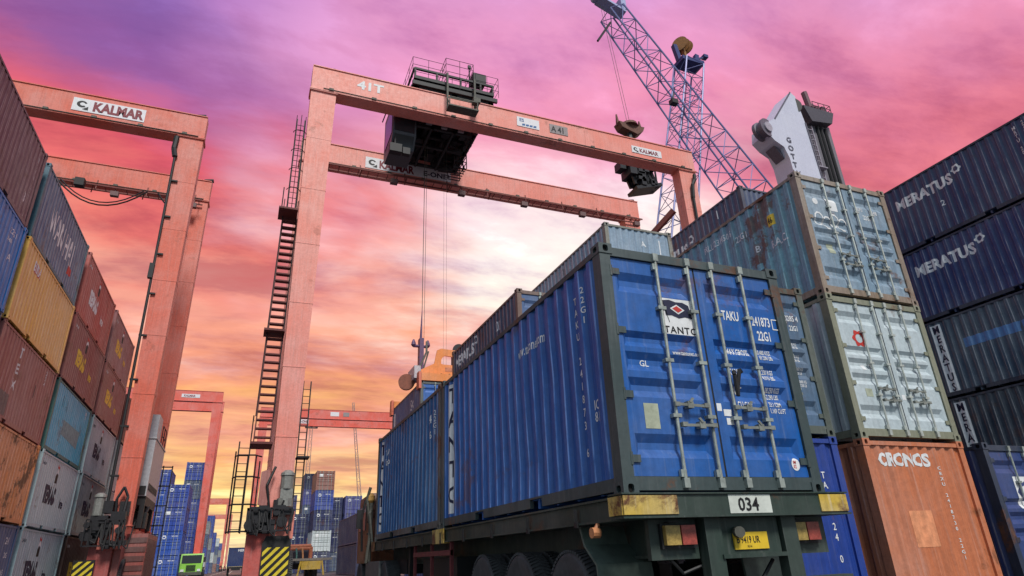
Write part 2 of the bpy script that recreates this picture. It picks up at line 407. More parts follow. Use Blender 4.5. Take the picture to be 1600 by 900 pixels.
def wrap(bm, root, surf, u, v, mat, L=6.06, name='lettering', lift=0.004, flip=False):
    """Lay a flat print (x right, y up, metres) on a container face so that it follows the corrugation.
    surf L/R: long sides (u = local y of the print's left edge), F: corrugated end, D: doors (u = local x)"""
    xs = [w.co.x for w in bm.verts]; ys = [w.co.y for w in bm.verts]
    if not xs: return None
    lo, hi = min(xs), max(xs)
    cutx, cuty = [], []
    var, L = VARS.get(root.name, (-1, L))
    if surf == 'L': cutx = [u - L + t for t in breaks(L - u + lo, L - u + hi, PER, 0.16)]
    elif surf == 'R': cutx = [t - u for t in breaks(u + lo, u + hi, PER, 0.16)]
    elif surf == 'F': cutx = [t - u for t in breaks(u + lo, u + hi, EPER, -1.13)]
    if surf in 'LR' and var >= 0: cuty = [z - v for z in ZS]
    if surf == 'D':
        for c, h in chan_z():
            for q in (c - h, c - h * .28, c + h * .28, c + h): cuty.append(q - v)
    for c in cutx: bmesh.ops.bisect_plane(bm, geom=bm.verts[:] + bm.edges[:] + bm.faces[:], dist=1e-6, plane_co=(c, 0, 0), plane_no=(1, 0, 0))
    for c in cuty:
        if min(ys) < c < max(ys): bmesh.ops.bisect_plane(bm, geom=bm.verts[:] + bm.edges[:] + bm.faces[:], dist=1e-6, plane_co=(0, c, 0), plane_no=(0, 1, 0))
    for w in bm.verts:
        a, b = w.co.x, w.co.y; z = v + b
        if surf == 'L': y = u - a; w.co = (-1.219 + side_depth(L - y, z, L, var) - lift, y, z)
        elif surf == 'R': y = u + a; w.co = (1.219 - side_depth(y, z, L, var) + lift, y, z)
        elif surf == 'F': x = u + a; w.co = (x, END_IN + corr(x, EPER, 0.032, -1.13) - lift, z)
        else: x = u + a; w.co = (x, DOOR_IN + door_depth(x, z) - lift, z)
    me = bpy.data.meshes.new(name); bm.to_mesh(me); bm.free()
    return put(me, name, mat, root)
def letter(root, surf, s, u, v, h, mat, squeeze=1.0, bold=0.012, vertical=False, line=0.86, lift=0.004, space=1.0):
    if vertical: s = '\n'.join(s)
    bm = text_bm(s, h, squeeze, bold, 'CENTER' if vertical else 'LEFT', line, space)
    return wrap(bm, root, surf, u, v, mat, lift=lift)
def patch(root, surf, pts, u, v, mat, name='sticker', lift=0.003):
    return wrap(poly_bm([pts]), root, surf, u, v, mat, name=name, lift=lift)
def rect(w, h): return [(0, 0), (w, 0), (w, h), (0, h)]

# ------------------------------------------------------------------ container meshes (shared)
CACHE = {}
def cached(key, fn):
    if key not in CACHE: CACHE[key] = fn()
    return CACHE[key]
def side_mesh(L, var):
    def f():
        ys = [0.155] + breaks(0.157, L - 0.157, PER, 0.16) + [L - 0.155]
        zs = ZS if var >= 0 else [0.15, 2.50]
        V = [(1.219 - side_depth(y, z, L, var), y, z) for z in zs for y in ys]
        n = len(ys); F = [(j * n + i, j * n + i + 1, (j + 1) * n + i + 1, (j + 1) * n + i) for j in range(len(zs) - 1) for i in range(n - 1)]
        # inner skin closes the sheet
        o = len(V); V += [(1.15, ys[0], zs[0]), (1.15, ys[-1], zs[0]), (1.15, ys[-1], zs[-1]), (1.15, ys[0], zs[-1])]; F.append((o, o + 3, o + 2, o + 1))
        me = bpy.data.meshes.new('side_wall'); me.from_pydata(V, [], F); me.update(); return me
    return cached(('side', L, var), f)
def end_mesh():
    def f():
        rnd = random.Random(5); xs = [-1.13] + breaks(-1.128, 1.128, EPER, -1.13) + [1.13]; zs = [0.14, 0.6, 1.1, 1.6, 2.1, 2.5]; V = []
        for z in zs:
            for x in xs: V.append((x, END_IN + corr(x, EPER, 0.032, -1.13) + rnd.uniform(0, .003), z))
        n = len(xs); F = [(j * n + i, j * n + i + 1, (j + 1) * n + i + 1, (j + 1) * n + i) for j in range(len(zs) - 1) for i in range(n - 1)]
        o = len(V); V += [(-1.13, .09, .14), (1.13, .09, .14), (1.13, .09, 2.5), (-1.13, .09, 2.5)]; F.append((o, o + 3, o + 2, o + 1))
        me = bpy.data.meshes.new('end_wall'); me.from_pydata(V, [], F); me.update(); return me
    return cached('end', f)
def roof_mesh(L):
    def f():
        m = MB(); n = int(L / 0.21)
        ys = [0.15 + (L - 0.3) * k / (n * 2) for k in range(n * 2 + 1)]
        V = []; 
        for i, y in enumerate(ys):
            z = 2.532 + (0.0 if i % 2 else 0.012)
            V += [(-1.19, y, z), (1.19, y, z)]
        F = [(2 * i, 2 * i + 1, 2 * i + 3, 2 * i + 2) for i in range(len(ys) - 1)]
        m.add(V, F); m.box(-1.17, 1.17, .1, L - .1, .13, .165)       # floor with its underside
        for k in range(1, 12): 
            y = L * k / 12; m.box(-1.16, 1.16, y - .03, y + .03, .03, .13)
        return m.mesh('roof')
    return cached(('roof', L), f)
def frame_mesh(L, front, back, cast):
    def f():
        m = MB()
        for sx in (-1, 1):
            a, b = (1.219, 1.09) if sx > 0 else (-1.09, -1.219)
            for y0, y1, kind in ((0.004, .16, front), (L - .16, L - .004, back)):
                m.box(min(a, b), max(a, b), y0, y1, .117, 2.474)
            x0, x1 = (1.155, 1.212) if sx > 0 else (-1.212, -1.155)
            m.box(x0, x1, .16, L - .16, 2.485, 2.548)                       # top rail
            y = .16                                                         # bottom rail broken by fork pockets
            pk = [(L / 2 - 1.20, L / 2 - .84), (L / 2 + .84, L / 2 + 1.20)] if L < 7 else []
            for p0, p1 in pk + [(L - .16, None)]:
                m.box(x0, x1, y, p0, .045, .165); y = p1
            for p0, p1 in pk: m.box(x0, x1, p0, p1, .142, .165)
        for y0, y1, kind in ((.004, .09, front), (L - .09, L - .004, back)):
            h0 = 2.452 if kind == 'door' else 2.485
            m.box(-1.09, 1.09, y0, y1, h0, 2.552)
            m.box(-1.09, 1.09, y0 + .002, y1, .04, .15 if kind == 'wall' else .165)
        if not cast:
            for x in (-1, 1):
                for y in (0, 1):
                    for z in (0, 1):
                        X0 = x * 1.14; Y0 = .089 if y == 0 else L - .089; Z0 = .0595 if z == 0 else HH - .0595
                        m.box(X0 - .083, X0 + .083, Y0 - .089, Y0 + .089, Z0 - .0595, Z0 + .0595)
        return m.mesh('frame')
    return cached(('frame', L, front, back, cast), f)
def casting_mesh():
    """corner block (outer corner at origin, towards +x -y... mirrored by scale) with its three oval holes"""
    def f():
        m = MB(); sx, sy, sz = .164, .178, .118
        def plate(o, a, b, n, w, h, hw, hh):
            o, a, b, n = map(Vector, (o, a, b, n)); k = 12; c = o + a * (w / 2) + b * (h / 2)
            outer, inner = [], []
            for i in range(k):
                t = 2 * math.pi * (i + .5) / k; ct, st = math.cos(t), math.sin(t); q = max(abs(ct), abs(st))
                outer.append(c + a * (ct / q * w / 2) + b * (st / q * h / 2)); inner.append(c + a * (hw * math.copysign(abs(ct) ** .6, ct)) + b * (hh * math.copysign(abs(st) ** .6, st)))
            deep = [p - n * .035 for p in inner]
            m.cur = 0; m.add(outer + inner, [(i, (i + 1) % k, k + (i + 1) % k, k + i) for i in range(k)])
            m.add(inner + deep, [(i, (i + 1) % k, k + (i + 1) % k, k + i) for i in range(k)])
            m.cur = 1; m.add(deep, [tuple(range(k))]); m.cur = 0
        plate((-sx, 0, 0), (1, 0, 0), (0, 0, 1), (0, -1, 0), sx, sz, .033, .04)
        plate((0, 0, 0), (0, 1, 0), (0, 0, 1), (1, 0, 0), sy, sz, .04, .032)
        plate((-sx, 0, sz), (1, 0, 0), (0, 1, 0), (0, 0, 1), sx, sy, .05, .03)
        m.add([(-sx, 0, 0), (0, 0, 0), (0, sy, 0), (-sx, sy, 0)], [(0, 3, 2, 1)])
        m.add([(-sx, 0, 0), (-sx, sy, 0), (-sx, sy, sz), (-sx, 0, sz)], [(0, 1, 2, 3)])
        m.add([(-sx, sy, 0), (0, sy, 0), (0, sy, sz), (-sx, sy, sz)], [(0, 3, 2, 1)])
        me = bpy.data.meshes.new('corner_casting'); me.from_pydata(m.v, [], m.f); me.polygons.foreach_set('material_index', m.mi); me.update(); return me
    return cached('cast', f)
def door_mesh(side):
    """one leaf; side -1 left, +1 right (seen from outside)"""
    def f():
        lo, hi = (0.012, 1.082)
        xs = [lo, .12, .17, .97, 1.02, hi]; zs = [DZ0]
        for c, h in sorted(chan_z()): zs += [c - h, c - h * .28, c + h * .28, c + h]
        zs.append(DZ1); V = [(side * x, DOOR_IN + door_depth(x, z), z) for z in zs for x in xs]
        n = len(xs); F = []
        for j in range(len(zs) - 1):
            for i in range(n - 1):
                q = (j * n + i, j * n + i + 1, (j + 1) * n + i + 1, (j + 1) * n + i); dp = [V[k][1] > DOOR_IN + .001 for k in q]
                if sum(dp) == 1:
                    k = dp.index(True); q = q[k:] + q[:k]; F += [(q[0], q[1], q[2]), (q[0], q[2], q[3])]      # hip towards the deep corner
                else: F.append(q)
        o = len(V); y2 = .085
        V += [(side * lo, y2, DZ0), (side * hi, y2, DZ0), (side * hi, y2, DZ1), (side * lo, y2, DZ1)]; t = len(zs) - 1
        F += [(o, o + 1, o + 2, o + 3), (0, n - 1, o + 1, o), (t * n, o + 3, o + 2, t * n + n - 1)]
        F += [(j * n, o, o + 3, (j + 1) * n) for j in range(0)]
        F += [tuple([j * n for j in range(t + 1)] + [o + 3, o]), tuple([j * n + n - 1 for j in range(t, -1, -1)] + [o + 1, o + 2])]
        if side < 0: F = [tuple(reversed(q)) for q in F]
        me = bpy.data.meshes.new('door'); me.from_pydata(V, [], F); me.update(); return me
    return cached(('door', side), f)
def bar_mesh():
    def f():
        m = MB(); y = -.012
        m.tube((0, y, .075), (0, y, 2.535), .0175, 8)
        for z in (.10, 2.49): m.box(-.032, .032, -.034, .03, z - .04, z + .05); m.box(-.045, .02, -.02, .02, z + .06 if z < 1 else z - .14, z + .13 if z < 1 else z - .07)
        for z in (.75, 1.32, 1.9): m.box(-.05, .05, -.032, .032, z - .018, z + .018)
        return m.mesh('locking_bar')
    return cached('bar', f)
def handle_mesh():
    def f():
        m = MB(); m.box(-.03, .03, -.055, -.01, -.03, .03); m.beam((-.02, -.05, 0), (.36, -.04, -.012), .014, .038); m.box(.12, .19, -.06, .02, -.05, .045); m.box(.33, .39, -.055, .01, -.03, .03)
        m.beam((.15, -.055, .03), (.19, -.06, .09), .02, .03)
        return m.mesh('handle')
    return cached('handle', f)
def hinge_mesh():
    def f():
        m = MB(); m.tube((1.095, .012, -.06), (1.095, .012, .06), .018, 8); m.box(.99, 1.095, .010, .022, -.035, .035); return m.mesh('hinge')
    return cached('hinge', f)
def far_door_mesh():
    def f():
        m = MB()
        for s in (-1, 1):
            for a, b in [(DZ0, .48), (.64, .98), (1.13, 1.28), (1.42, 1.56), (1.70, 2.06), (2.24, DZ1)]: m.box(min(s * .012, s * 1.08), max(s * .012, s * 1.08), .03, .08, a, b)
            m.box(min(s * .012, s * 1.08), max(s * .012, s * 1.08), .075, .10, DZ0, DZ1)
        return m.mesh('door')
    return cached('fardoor', f)
def far_bars_mesh():
    def f():
        m = MB()
        for x in (-.78, -.36, .36, .78):
            m.box(x - .02, x + .02, -.012, .025, .05, 2.54)
            for z in (.1, 1.3, 2.48): m.box(x - .05, x + .05, -.01, .03, z - .04, z + .04)
        return m.mesh('locking_bar')
    return cached('farbars', f)

NC = [0]
def container(label, x0, y0, z0, rgb, L=6.06, ends=('door', 'wall'), detail=2, wear=0.55, rust=0.3, frame_rgb=None, door_rgb=None, bar=None, group=None, fade=None, rough=0.45, shallow=False):
    """x0: left side, y0: near end, z0: underside. ends = (near end, far end)"""
    NC[0] += 1
    t = thing('shipping_container', label, 'container', (x0 + 1.219, y0, z0), group)
    pm = paint(rgb, wear, rust, rough, fade); fm = paint(frame_rgb, wear, rust + .15, .55) if frame_rgb else pm
    dm = paint(door_rgb, wear, rust, rough) if door_rgb else pm
    put(frame_mesh(L, ends[0], ends[1], detail > 1), 'frame', fm, t)
    v = NC[0] % 4 + (4 if shallow else 0) if detail > 1 else -1
    VARS[t.name] = (v, L)
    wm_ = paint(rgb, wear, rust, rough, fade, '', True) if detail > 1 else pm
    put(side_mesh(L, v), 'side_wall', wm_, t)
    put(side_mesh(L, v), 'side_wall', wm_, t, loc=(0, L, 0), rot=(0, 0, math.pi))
    put(roof_mesh(L), 'roof', pm, t)
    if detail > 1:
        for sx in (-1, 1):
            for sy, Y0 in ((1, 0), (-1, L)):
                for sz, Z0 in ((-1, .118), (1, HH - .118)):
                    put(casting_mesh(), 'corner_casting', [fm, HOLE], t, loc=(sx * 1.226, Y0 - sy * .006, Z0), scale=(sx, sy, sz))
    for kind, loc, rz in ((ends[0], (0, 0, 0), 0), (ends[1], (0, L, 0), math.pi)):
        if kind == 'wall': put(end_mesh(), 'end_wall', pm, t, loc=loc, rot=(0, 0, rz)); continue
        if detail < 2:
            put(far_door_mesh(), 'door', dm, t, loc=loc, rot=(0, 0, rz)); put(far_bars_mesh(), 'locking_bar', bar or GALV, t, loc=loc, rot=(0, 0, rz)); continue
        g = MB(); g.box(-.014, .014, .034, .07, DZ0, DZ1); g.box(-1.092, -1.08, .036, .07, DZ0, DZ1); g.box(1.08, 1.092, .036, .07, DZ0, DZ1); g.box(-1.09, 1.09, .05, .07, DZ1, DZ1 + .012); g.box(-1.09, 1.09, .095, .13, .1, 2.5)
        put(cached('gasket', lambda: g.mesh('gasket')), 'gasket', SEAL, t, loc=loc, rot=(0, 0, rz))
        for s in (-1, 1):
            d = put(door_mesh(s), 'door', dm, t, loc=loc, rot=(0, 0, rz))
            bx = (-.53, -.11) if s < 0 else (.22, .64)
            for x in bx: put(bar_mesh(), 'locking_bar', bar or GALV, d, loc=(x, 0, 0))
            put(handle_mesh(), 'handle', HANDLE, d, loc=(bx[0], -.015, .86), scale=(1, .8, .72)); put(handle_mesh(), 'handle', HANDLE, d, loc=(bx[1], -.015, .66), scale=(-1, .8, .72))
            for z in (.33, .95, 1.62, 2.28): put(hinge_mesh(), 'hinge', fm, d, loc=(0, 0, z), scale=(s, 1, 1))
    return t

# ------------------------------------------------------------------ ground
def ground():
    m, t, b = mat_base('yard_asphalt')
    g = t.nodes.new('ShaderNodeNewGeometry'); P = g.outputs['Position']
    c = ramp(t, noise(t, P, 0.25, 8, 0.65), [(0.3, (0.035, 0.035, 0.037, 1)), (0.7, (0.085, 0.083, 0.08, 1))])
    f = ramp(t, noise(t, P, 40, 3, 0.6), [(0.3, (0.7, 0.7, 0.7, 1)), (0.7, (1.2, 1.2, 1.2, 1))])
    t.links.new(tmix(t, 1.0, c, f, 'MULTIPLY'), b.inputs['Base Color'])
    t.links.new(ramp(t, noise(t, P, 0.12, 5, 0.6), [(0.40, (0.35, 0.35, 0.35, 1)), (0.6, (0.9, 0.9, 0.9, 1))]), b.inputs['Roughness'])
    bp = t.nodes.new('ShaderNodeBump'); bp.inputs['Strength'].default_value = .4; bp.inputs['Distance'].default_value = .01
    t.links.new(noise(t, P, 60, 3), bp.inputs['Height']); t.links.new(bp.outputs[0], b.inputs['Normal'])
    o = MB().add([(-2500, -2500, 0), (2500, -2500, 0), (2500, 3500, 0), (-2500, 3500, 0)], [(0, 1, 2, 3)]).build('ground', m); o['kind'] = 'structure'
    # lane lines
    lm = plain('lane_paint', (196, 190, 170), .7, 0, .5, 0)
    for x in (-7.0, -4.4):
        k = MB().add([(x, -20, .004), (x + .15, -20, .004), (x + .15, 300, .004), (x, 300, .004)], [(0, 1, 2, 3)]).build('lane_line', lm); k['kind'] = 'structure'
ground()

# ================================================================== CONTAINERS
ORD = ['lowest', 'second up', 'third up', 'fourth up', 'fifth up', 'sixth up']
def Lv(k): return k * HH

# ---- the two containers on the trailer
BLUE = (12, 84, 160)
tr1 = container('bright blue container with doors facing the camera on the rear of the trailer', 0, 0, 1.5, BLUE, wear=.5, rust=.34, frame_rgb=(52, 68, 70), door_rgb=(6, 86, 164), fade=(84, 130, 196), group='blue containers on the trailer', rough=.38)
tr2 = container('faded blue container on the front half of the trailer, behind the bright blue one', 0, 6.12, 1.5, (26, 90, 150), wear=.85, rust=.35, frame_rgb=(70, 76, 74), fade=(92, 130, 170), group='blue containers on the trailer')
for c, y in ((tr1, 5.62), (tr2, 5.66)):
    patch(c, 'L', rect(.30, 2.2), y, .22, WHITE, 'lettering_band')
    letter(c, 'L', 'TANTO', y - .15, 2.08, .27, NAVYP, .95, .02, True, 1.1, .007)
letter(tr1, 'L', 'www.tantonet.com', 2.42, 1.98, .14, WHITE, .55, .01)
letter(tr1, 'L', 'TAKU 241873 6', .70, 2.13, .085, WHITE, .85, .012, True, 1.16)
letter(tr1, 'L', '22G1', .50, 2.2, .075, WHITE, .85, .012, True, 1.1)
letter(tr1, 'L', 'IC\n81', .48, .88, .10, WHITE, .8, .012)
letter(tr2, 'L', 'TAKU', 5.05, 2.0, .12, WHITE, .8); letter(tr2, 'L', 'Tanto', 5.1, 1.75, .16, WHITE, .8)
letter(tr2, 'L', '24', .95, 2.0, .16, WHITE, .8); letter(tr2, 'L', '6', .85, 1.7, .14, WHITE, .8); letter(tr2, 'L', '22G1', .5, 2.1, .1, WHITE, .9, .012, True)
# doors of the rear one (local x = world x - 1.219)
D = lambda *a, **k: letter(tr1, 'D', *a, **k)
fz = lambda P: [(x, z * .83) for x, z in P]
patch(tr1, 'D', rect(.44, .41), -.53, 1.632, WHITE, 'flag_poster')
wrap(poly_bm([fz([(.05, .46), (.14, .475), (.22, .45), (.31, .455), (.385, .42), (.40, .33), (.415, .235), (.32, .25), (.24, .225), (.15, .26), (.075, .25)])]), tr1, 'D', -.53, 1.632, NAVYP, name='flag', lift=.006)
wrap(poly_bm([fz([(.135, .355), (.225, .415), (.325, .345), (.235, .28)])]), tr1, 'D', -.53, 1.632, WHITE, name='flag_emblem', lift=.008)
wrap(poly_bm([fz([(.165, .355), (.225, .395), (.295, .346), (.235, .302)])]), tr1, 'D', -.53, 1.632, REDP, name='flag_emblem', lift=.010)
wrap(poly_bm([fz([(.04, .46), (.055, .46), (.115, .16), (.105, .16)])]), tr1, 'D', -.53, 1.632, GREYP, name='flag_pole', lift=.006)
letter(tr1, 'D', 'TANTO', -.50, 1.645, .075, BLACKP, 1.05, .02, lift=.006, space=1.15)
D('www.tantonet.com', -.44, 1.405, .045, WHITE, .72, .012)
D('GL', -.84, 1.26, .065, WHITE, .95, .01)
patch(tr1, 'D', rect(.17, .25), -.88, .62, plain('data_plate', (176, 182, 160), .5, .2, .3), 'data_plate')
D('TAKU', .30, 1.87, .11, WHITE, .58, .02); D('241873', .715, 1.84, .11, WHITE, .58, .02); D('22G1', .76, 1.665, .11, WHITE, .58, .02)
wrap(poly_bm([[(0, 0), (.10, 0), (.10, .012), (0, .012)], [(0, .12), (.10, .12), (.10, .132), (0, .132)], [(0, .012), (.012, .012), (.012, .12), (0, .12)], [(.088, .012), (.10, .012), (.10, .12), (.088, .12)]]), tr1, 'D', 1.03 - .02, 1.81, WHITE, name='check_digit_box')
for i, (a, b, c) in enumerate((('MAX.GROSS', '30.480 KGS', '67.200 LBS'), ('TARE', '2.230 KGS', '4.910 LBS'), ('NET', '28.250 KGS', '62.290 LBS'), ('CU.CAP.', '33.1 CBM', '1.169 CU.FT'))):
    z = (1.47, 1.24, 1.03, .87)[i]
    D(a, .30, z, .075, WHITE, .52, .018); D(b, .73, z + .035, .052, WHITE, .56, .016); D(c, .73, z - .035, .052, WHITE, .56, .016)
for x, z, w, h in ((.10, .78, .10, .07), (.02, .83, .06, .08), (.12, .69, .09, .07)): patch(tr1, 'D', rect(w, h), x, z, WHITE, 'sticker')
wrap(poly_bm([ring_pts(.93, .30, .055, 16, .065)]), tr1, 'D', 0, 0, WHITE, name='sticker'); D('IM\n02', .895, .305, .035, REDP, .8, lift=.007)
ob = MB(); ob.path([(.27, -.04, 1.25), (.24, -.07, 1.2), (.25, -.06, .98), (.28, -.05, 1.1), (.33, -.06, 1.27), (.36, -.05, 1.24)], .022); ob.build('tie_rope', SEAL, tr1)

# ---- left stacks, long sides towards the lane
LX = -12.44
TEM = [(0, 0, 0)]
def temas(c, mat, y=1.35, z=.95, h=.56, small=WHITE, flag=True, L='R'):
    letter(c, L, 'TEMAS', y, z, h, mat, .66, .06, lift=.007); letter(c, L, 'line', y + 2.45, z - .05, h * .6, mat, .8, .03, lift=.007)
    if flag:
        u = y + 1.05; v = z + .74
        wrap(poly_bm([[(0, 0), (.42, 0), (.42, .25), (.21, .36), (0, .25)]]), c, L, u, v, BLACKP, name='emblem', lift=.004)
        wrap(poly_bm([[(.0, .27), (.21, .39), (.42, .27), (.42, .40), (.21, .52), (0, .40)]]), c, L, u, v, WHITE, name='emblem', lift=.004)
        wrap(poly_bm([[(.05, .45), (.21, .56), (.38, .45), (.40, .68), (.26, .60), (.18, .70), (.07, .60)]]), c, L, u, v, REDP, name='emblem', lift=.004)
    letter(c, L, '240518', .35, 2.12, .11, small, .8); 
LS = 'in the near left stack'
def left(k, y, rgb, label, **kw):
    return container(label, LX + SH[k] * .5, y + SH[(k * 2 + int(y)) % 6], Lv(k), rgb, group='containers stacked along the left of the lane', shallow=True, **kw)
SH = [0, .05, -.04, .03, -.05, .04]
ya, yb, yc, yd = 9.0, 15.45, 22.05, 28.75
left(0, ya, (60, 70, 90), 'dark grey container at the bottom of the nearest left stack', ends=('wall', 'door'))
left(1, ya, (120, 70, 62), 'brown container second from the ground in the nearest left stack', ends=('wall', 'door'))
left(2, ya, (52, 88, 140), 'blue container third from the ground in the nearest left stack', ends=('wall', 'door'))
a4 = left(3, ya, (22, 112, 186), 'bright blue container directly under the dark maroon one at the left edge', ends=('wall', 'door'), wear=.35)
a5 = left(4, ya, (104, 66, 76), 'dark maroon container topmost of the nearest stack at the left edge', ends=('wall', 'door'), wear=.6)
letter(a5, 'R', 'MSKU 20118', 5.55, 2.0, .16, WHITE, .7, .01, True, .9); letter(a5, 'R', '3', 5.2, .55, .3, WHITE)
letter(a4, 'R', '22G1', 5.0, 2.0, .16, WHITE); letter(a4, 'R', '30480', 4.9, 1.75, .12, WHITE); letter(a4, 'R', 'A', 5.3, 1.3, .2, WHITE)
b1 = left(0, yb, (52, 84, 132), 'blue container under the rusty orange one in the left stack', ends=('wall', 'door'))
letter(b1, 'R', '241', 5.1, 2.0, .2, WHITE, .8); letter(b1, 'R', '22G1', 5.2, 1.6, .16, WHITE, .8); letter(b1, 'R', '45', 5.3, 1.1, .16, WHITE)
b2 = left(1, yb, (214, 136, 74), 'rusty orange container with dark rust blooms under the red brown one', ends=('wall', 'door'), rust=.85, wear=.5)
b3 = left(2, yb, (150, 84, 80), 'red brown container with upright white lettering under the yellow one', ends=('wall', 'door'), wear=.5)
letter(b3, 'R', 'TEX', 2.05, 2.02, .30, WHITE, 1.1, .03, True, 1.15); letter(b3, 'R', '20\n31\n4', 4.85, 2.2, .15, WHITE, .8, .012)
patch(b3, 'R', rect(.06, .42), 4.05, 1.25, BLACKP, 'dark_scrape'); patch(b3, 'R', rect(1.3, .62), .7, .22, plain('grey_patch', (128, 110, 104), .7), 'paint_patch')
b4 = left(3, yb, (226, 176, 84), 'yellow ochre container under the dark blue one in the left stack', ends=('door', 'wall'), wear=.4, rust=.2)
letter(b4, 'R', 'BINA', .95, 1.92, .30, WHITE, .8, .03); letter(b4, 'R', 'BINA', .98, 1.88, .30, REDP, .8, .03, lift=.002)
b5 = left(4, yb, (64, 84, 122), 'weathered dark blue container with large white lettering atop the yellow one', ends=('door', 'wall'), wear=.9, fade=(120, 150, 168), door_rgb=(60, 118, 138), frame_rgb=(62, 104, 122))
letter(b5, 'R', 'WAN HAI', 1.35, .95, .85, WHITE, .56, .012, space=1.05)
patch(b5, 'R', [(0, 0), (.5, .05), (.42, .3), (.1, .36)], 4.2, .62, REDP, 'emblem')
c1 = left(0, yc, (158, 186, 194), 'pale grey container with dark lettering lowest of its left stack', ends=('wall', 'door'), wear=.5); temas(c1, NAVYP, small=NAVYP)
c2 = left(1, yc, (172, 198, 204), 'pale grey container with dark lettering directly under the cyan one', ends=('wall', 'door'), wear=.4); temas(c2, NAVYP, small=NAVYP)
c3 = left(2, yc, (40, 172, 206), 'cyan container with a painted-over grey panel in the left stack', ends=('wall', 'door'), frame_rgb=(70, 118, 112), wear=.35)
patch(c3, 'R', [(0, .25), (2.9, .25), (2.9, -.45), (0, -.3)], 1.9, 1.15, plain('grey_overpaint', (132, 158, 160), .7), 'paint_patch'); letter(c3, 'R', '88\n11', 5.1, 2.2, .14, WHITE)
for q in range(5): letter(c3, 'R', '|', 1.2 + q * .2, 1.9 - q * .03, .3, NAVYP, .6, 0)
c4 = left(3, yc, (132, 62, 62), 'maroon container with yellow lettering under the red one', ends=('wall', 'door')); temas(c4, YELLOWP)
c5 = left(4, yc, (176, 72, 62), 'red container with white lettering and crest topmost beside the dark blue one', ends=('door', 'wall'), door_rgb=(150, 96, 60)); temas(c5, WHITE)
d1 = left(0, yd, (62, 40, 36), 'dark brown container at the foot of the left stack behind the crane wheel', ends=('wall', 'door')); temas(d1, YELLOWP, flag=False)
d2 = left(1, yd, (126, 146, 154), 'dull grey container with dark lettering beside the left crane leg', ends=('wall', 'door'), wear=.7); temas(d2, NAVYP, small=NAVYP)
d3 = left(2, yd, (160, 184, 192), 'grey container with dark lettering under the maroon ones by the crane leg', ends=('wall', 'door')); temas(d3, NAVYP, small=NAVYP)
d4 = left(3, yd, (136, 68, 66), 'maroon container with yellow lettering, fourth up beside the left crane leg', ends=('wall', 'door')); temas(d4, YELLOWP)
d5 = left(4, yd, (140, 84, 86), 'faded maroon container topmost beside the left crane leg', ends=('wall', 'door'), wear=.8); temas(d5, YELLOWP)
for k, (rgb, nm) in enumerate((((150, 158, 160), 'grey'), ((160, 168, 170), 'light grey'), ((168, 174, 178), 'pale grey'), ((120, 66, 62), 'brown'))):
    left(k, 35.5, rgb, nm + ' container %s in the stack right behind the left crane leg' % ORD[k], ends=('wall', 'door'), detail=1)

# ---- right stacks
G = 'containers stacked on the right'
def right(x, y, k, rgb, label, **kw): return container(label, x, y, Lv(k), rgb, group=G, **kw)
r0, r1, r2, r3, r4 = 3.06, 6.08, 9.05, 12.0, 17.6
y1, y2, y3 = 2.35, 9.35, 15.95
s01 = right(r0, y1, 0, (22, 58, 142), 'deep blue container with corrugated end on the ground behind the trailer', ends=('wall', 'door'), wear=.35)
letter(s01, 'F', 'TAKU 24 0', .82, 1.95, .1, WHITE, .9, .012, True, 1.05)
s02 = right(r0, y1, 1, (72, 102, 132), 'slate blue container with doors squeezed between the bright blue one and the white one', frame_rgb=(74, 84, 76), wear=.7)
letter(s02, 'D', '0285 4', .72, 1.95, .10, WHITE, .75, .015); letter(s02, 'D', '22G1', .78, 1.78, .09, WHITE, .7, .015)
for i in range(4): letter(s02, 'D', '30480 KG\n67200 LB', .72, 1.52 - i * .22, .05, WHITE, .6, .01)
s11 = right(r1, y1, 0, (192, 112, 74), 'salmon orange container with corrugated end and white lettering on the ground', ends=('wall', 'door'), wear=.6, rust=.4)
letter(s11, 'F', 'CRONOS', -.93, 2.16, .20, WHITE, 1.0, .045)
letter(s11, 'F', 'CRXU 2418730 22G1', .46, 2.10, .055, WHITE, 1.2, .012, True, 1.12)
patch(s11, 'F', rect(.5, .55), -.52, .9, plain('fresh_patch', (228, 152, 110), .6), 'paint_patch')
s12 = right(r1, y1, 1, (178, 192, 198), 'white container with closed doors and a small red logo on the orange one', wear=.45, frame_rgb=(126, 128, 108), bar=plain('pale_bar', (184, 190, 184), .5, .3))
wrap(flower_bm(0, 0, .15), s12, 'D', -.62, 1.78, REDP, name='logo'); patch(s12, 'D', rect(.09, .09), -.72, 1.2, WHITE); patch(s12, 'D', rect(.08, .12), -.5, 1.22, GREYP); patch(s12, 'D', rect(.16, .14), -.8, .72, plain('data_plate', (176, 182, 160), .5, .2, .3), 'data_plate')
patch(s12, 'D', rect(.09, .09), .06, .7, WHITE)
s13 = right(r1, y1, 2, (108, 142, 166), 'weathered grey blue container topmost of the white and orange stack', wear=1.0, rust=.5, frame_rgb=(132, 112, 92), fade=(118, 164, 172), door_rgb=(112, 140, 162), bar=plain('pale_bar', (184, 190, 184), .5, .3))
letter(s13, 'L', 'PRLU 231450 6', 2.95, 2.14, .15, WHITE, .72, .012); letter(s13, 'L', '22G1', 1.9, 1.93, .14, WHITE, .8)
patch(s13, 'L', rect(.22, .22), 1.45, 1.42, GREYP); letter(s13, 'L', 'B', 1.40, 1.46, .14, WHITE, lift=.007)
patch(s13, 'L', rect(.2, .24), .95, 1.82, YELLOWP); letter(s13, 'L', '46', .92, 1.87, .13, BLACKP, .7, lift=.007); letter(s13, 'L', 'B.A.C.', .98, 1.36, .16, WHITE, .8)
patch(s13, 'D', rect(.26, .28), -.52, 1.85, WHITE, 'poster')
wrap(poly_bm([ring_pts(-.82, 2.0, .07, 14)]), s13, 'D', 0, 0, WHITE, name='sticker')
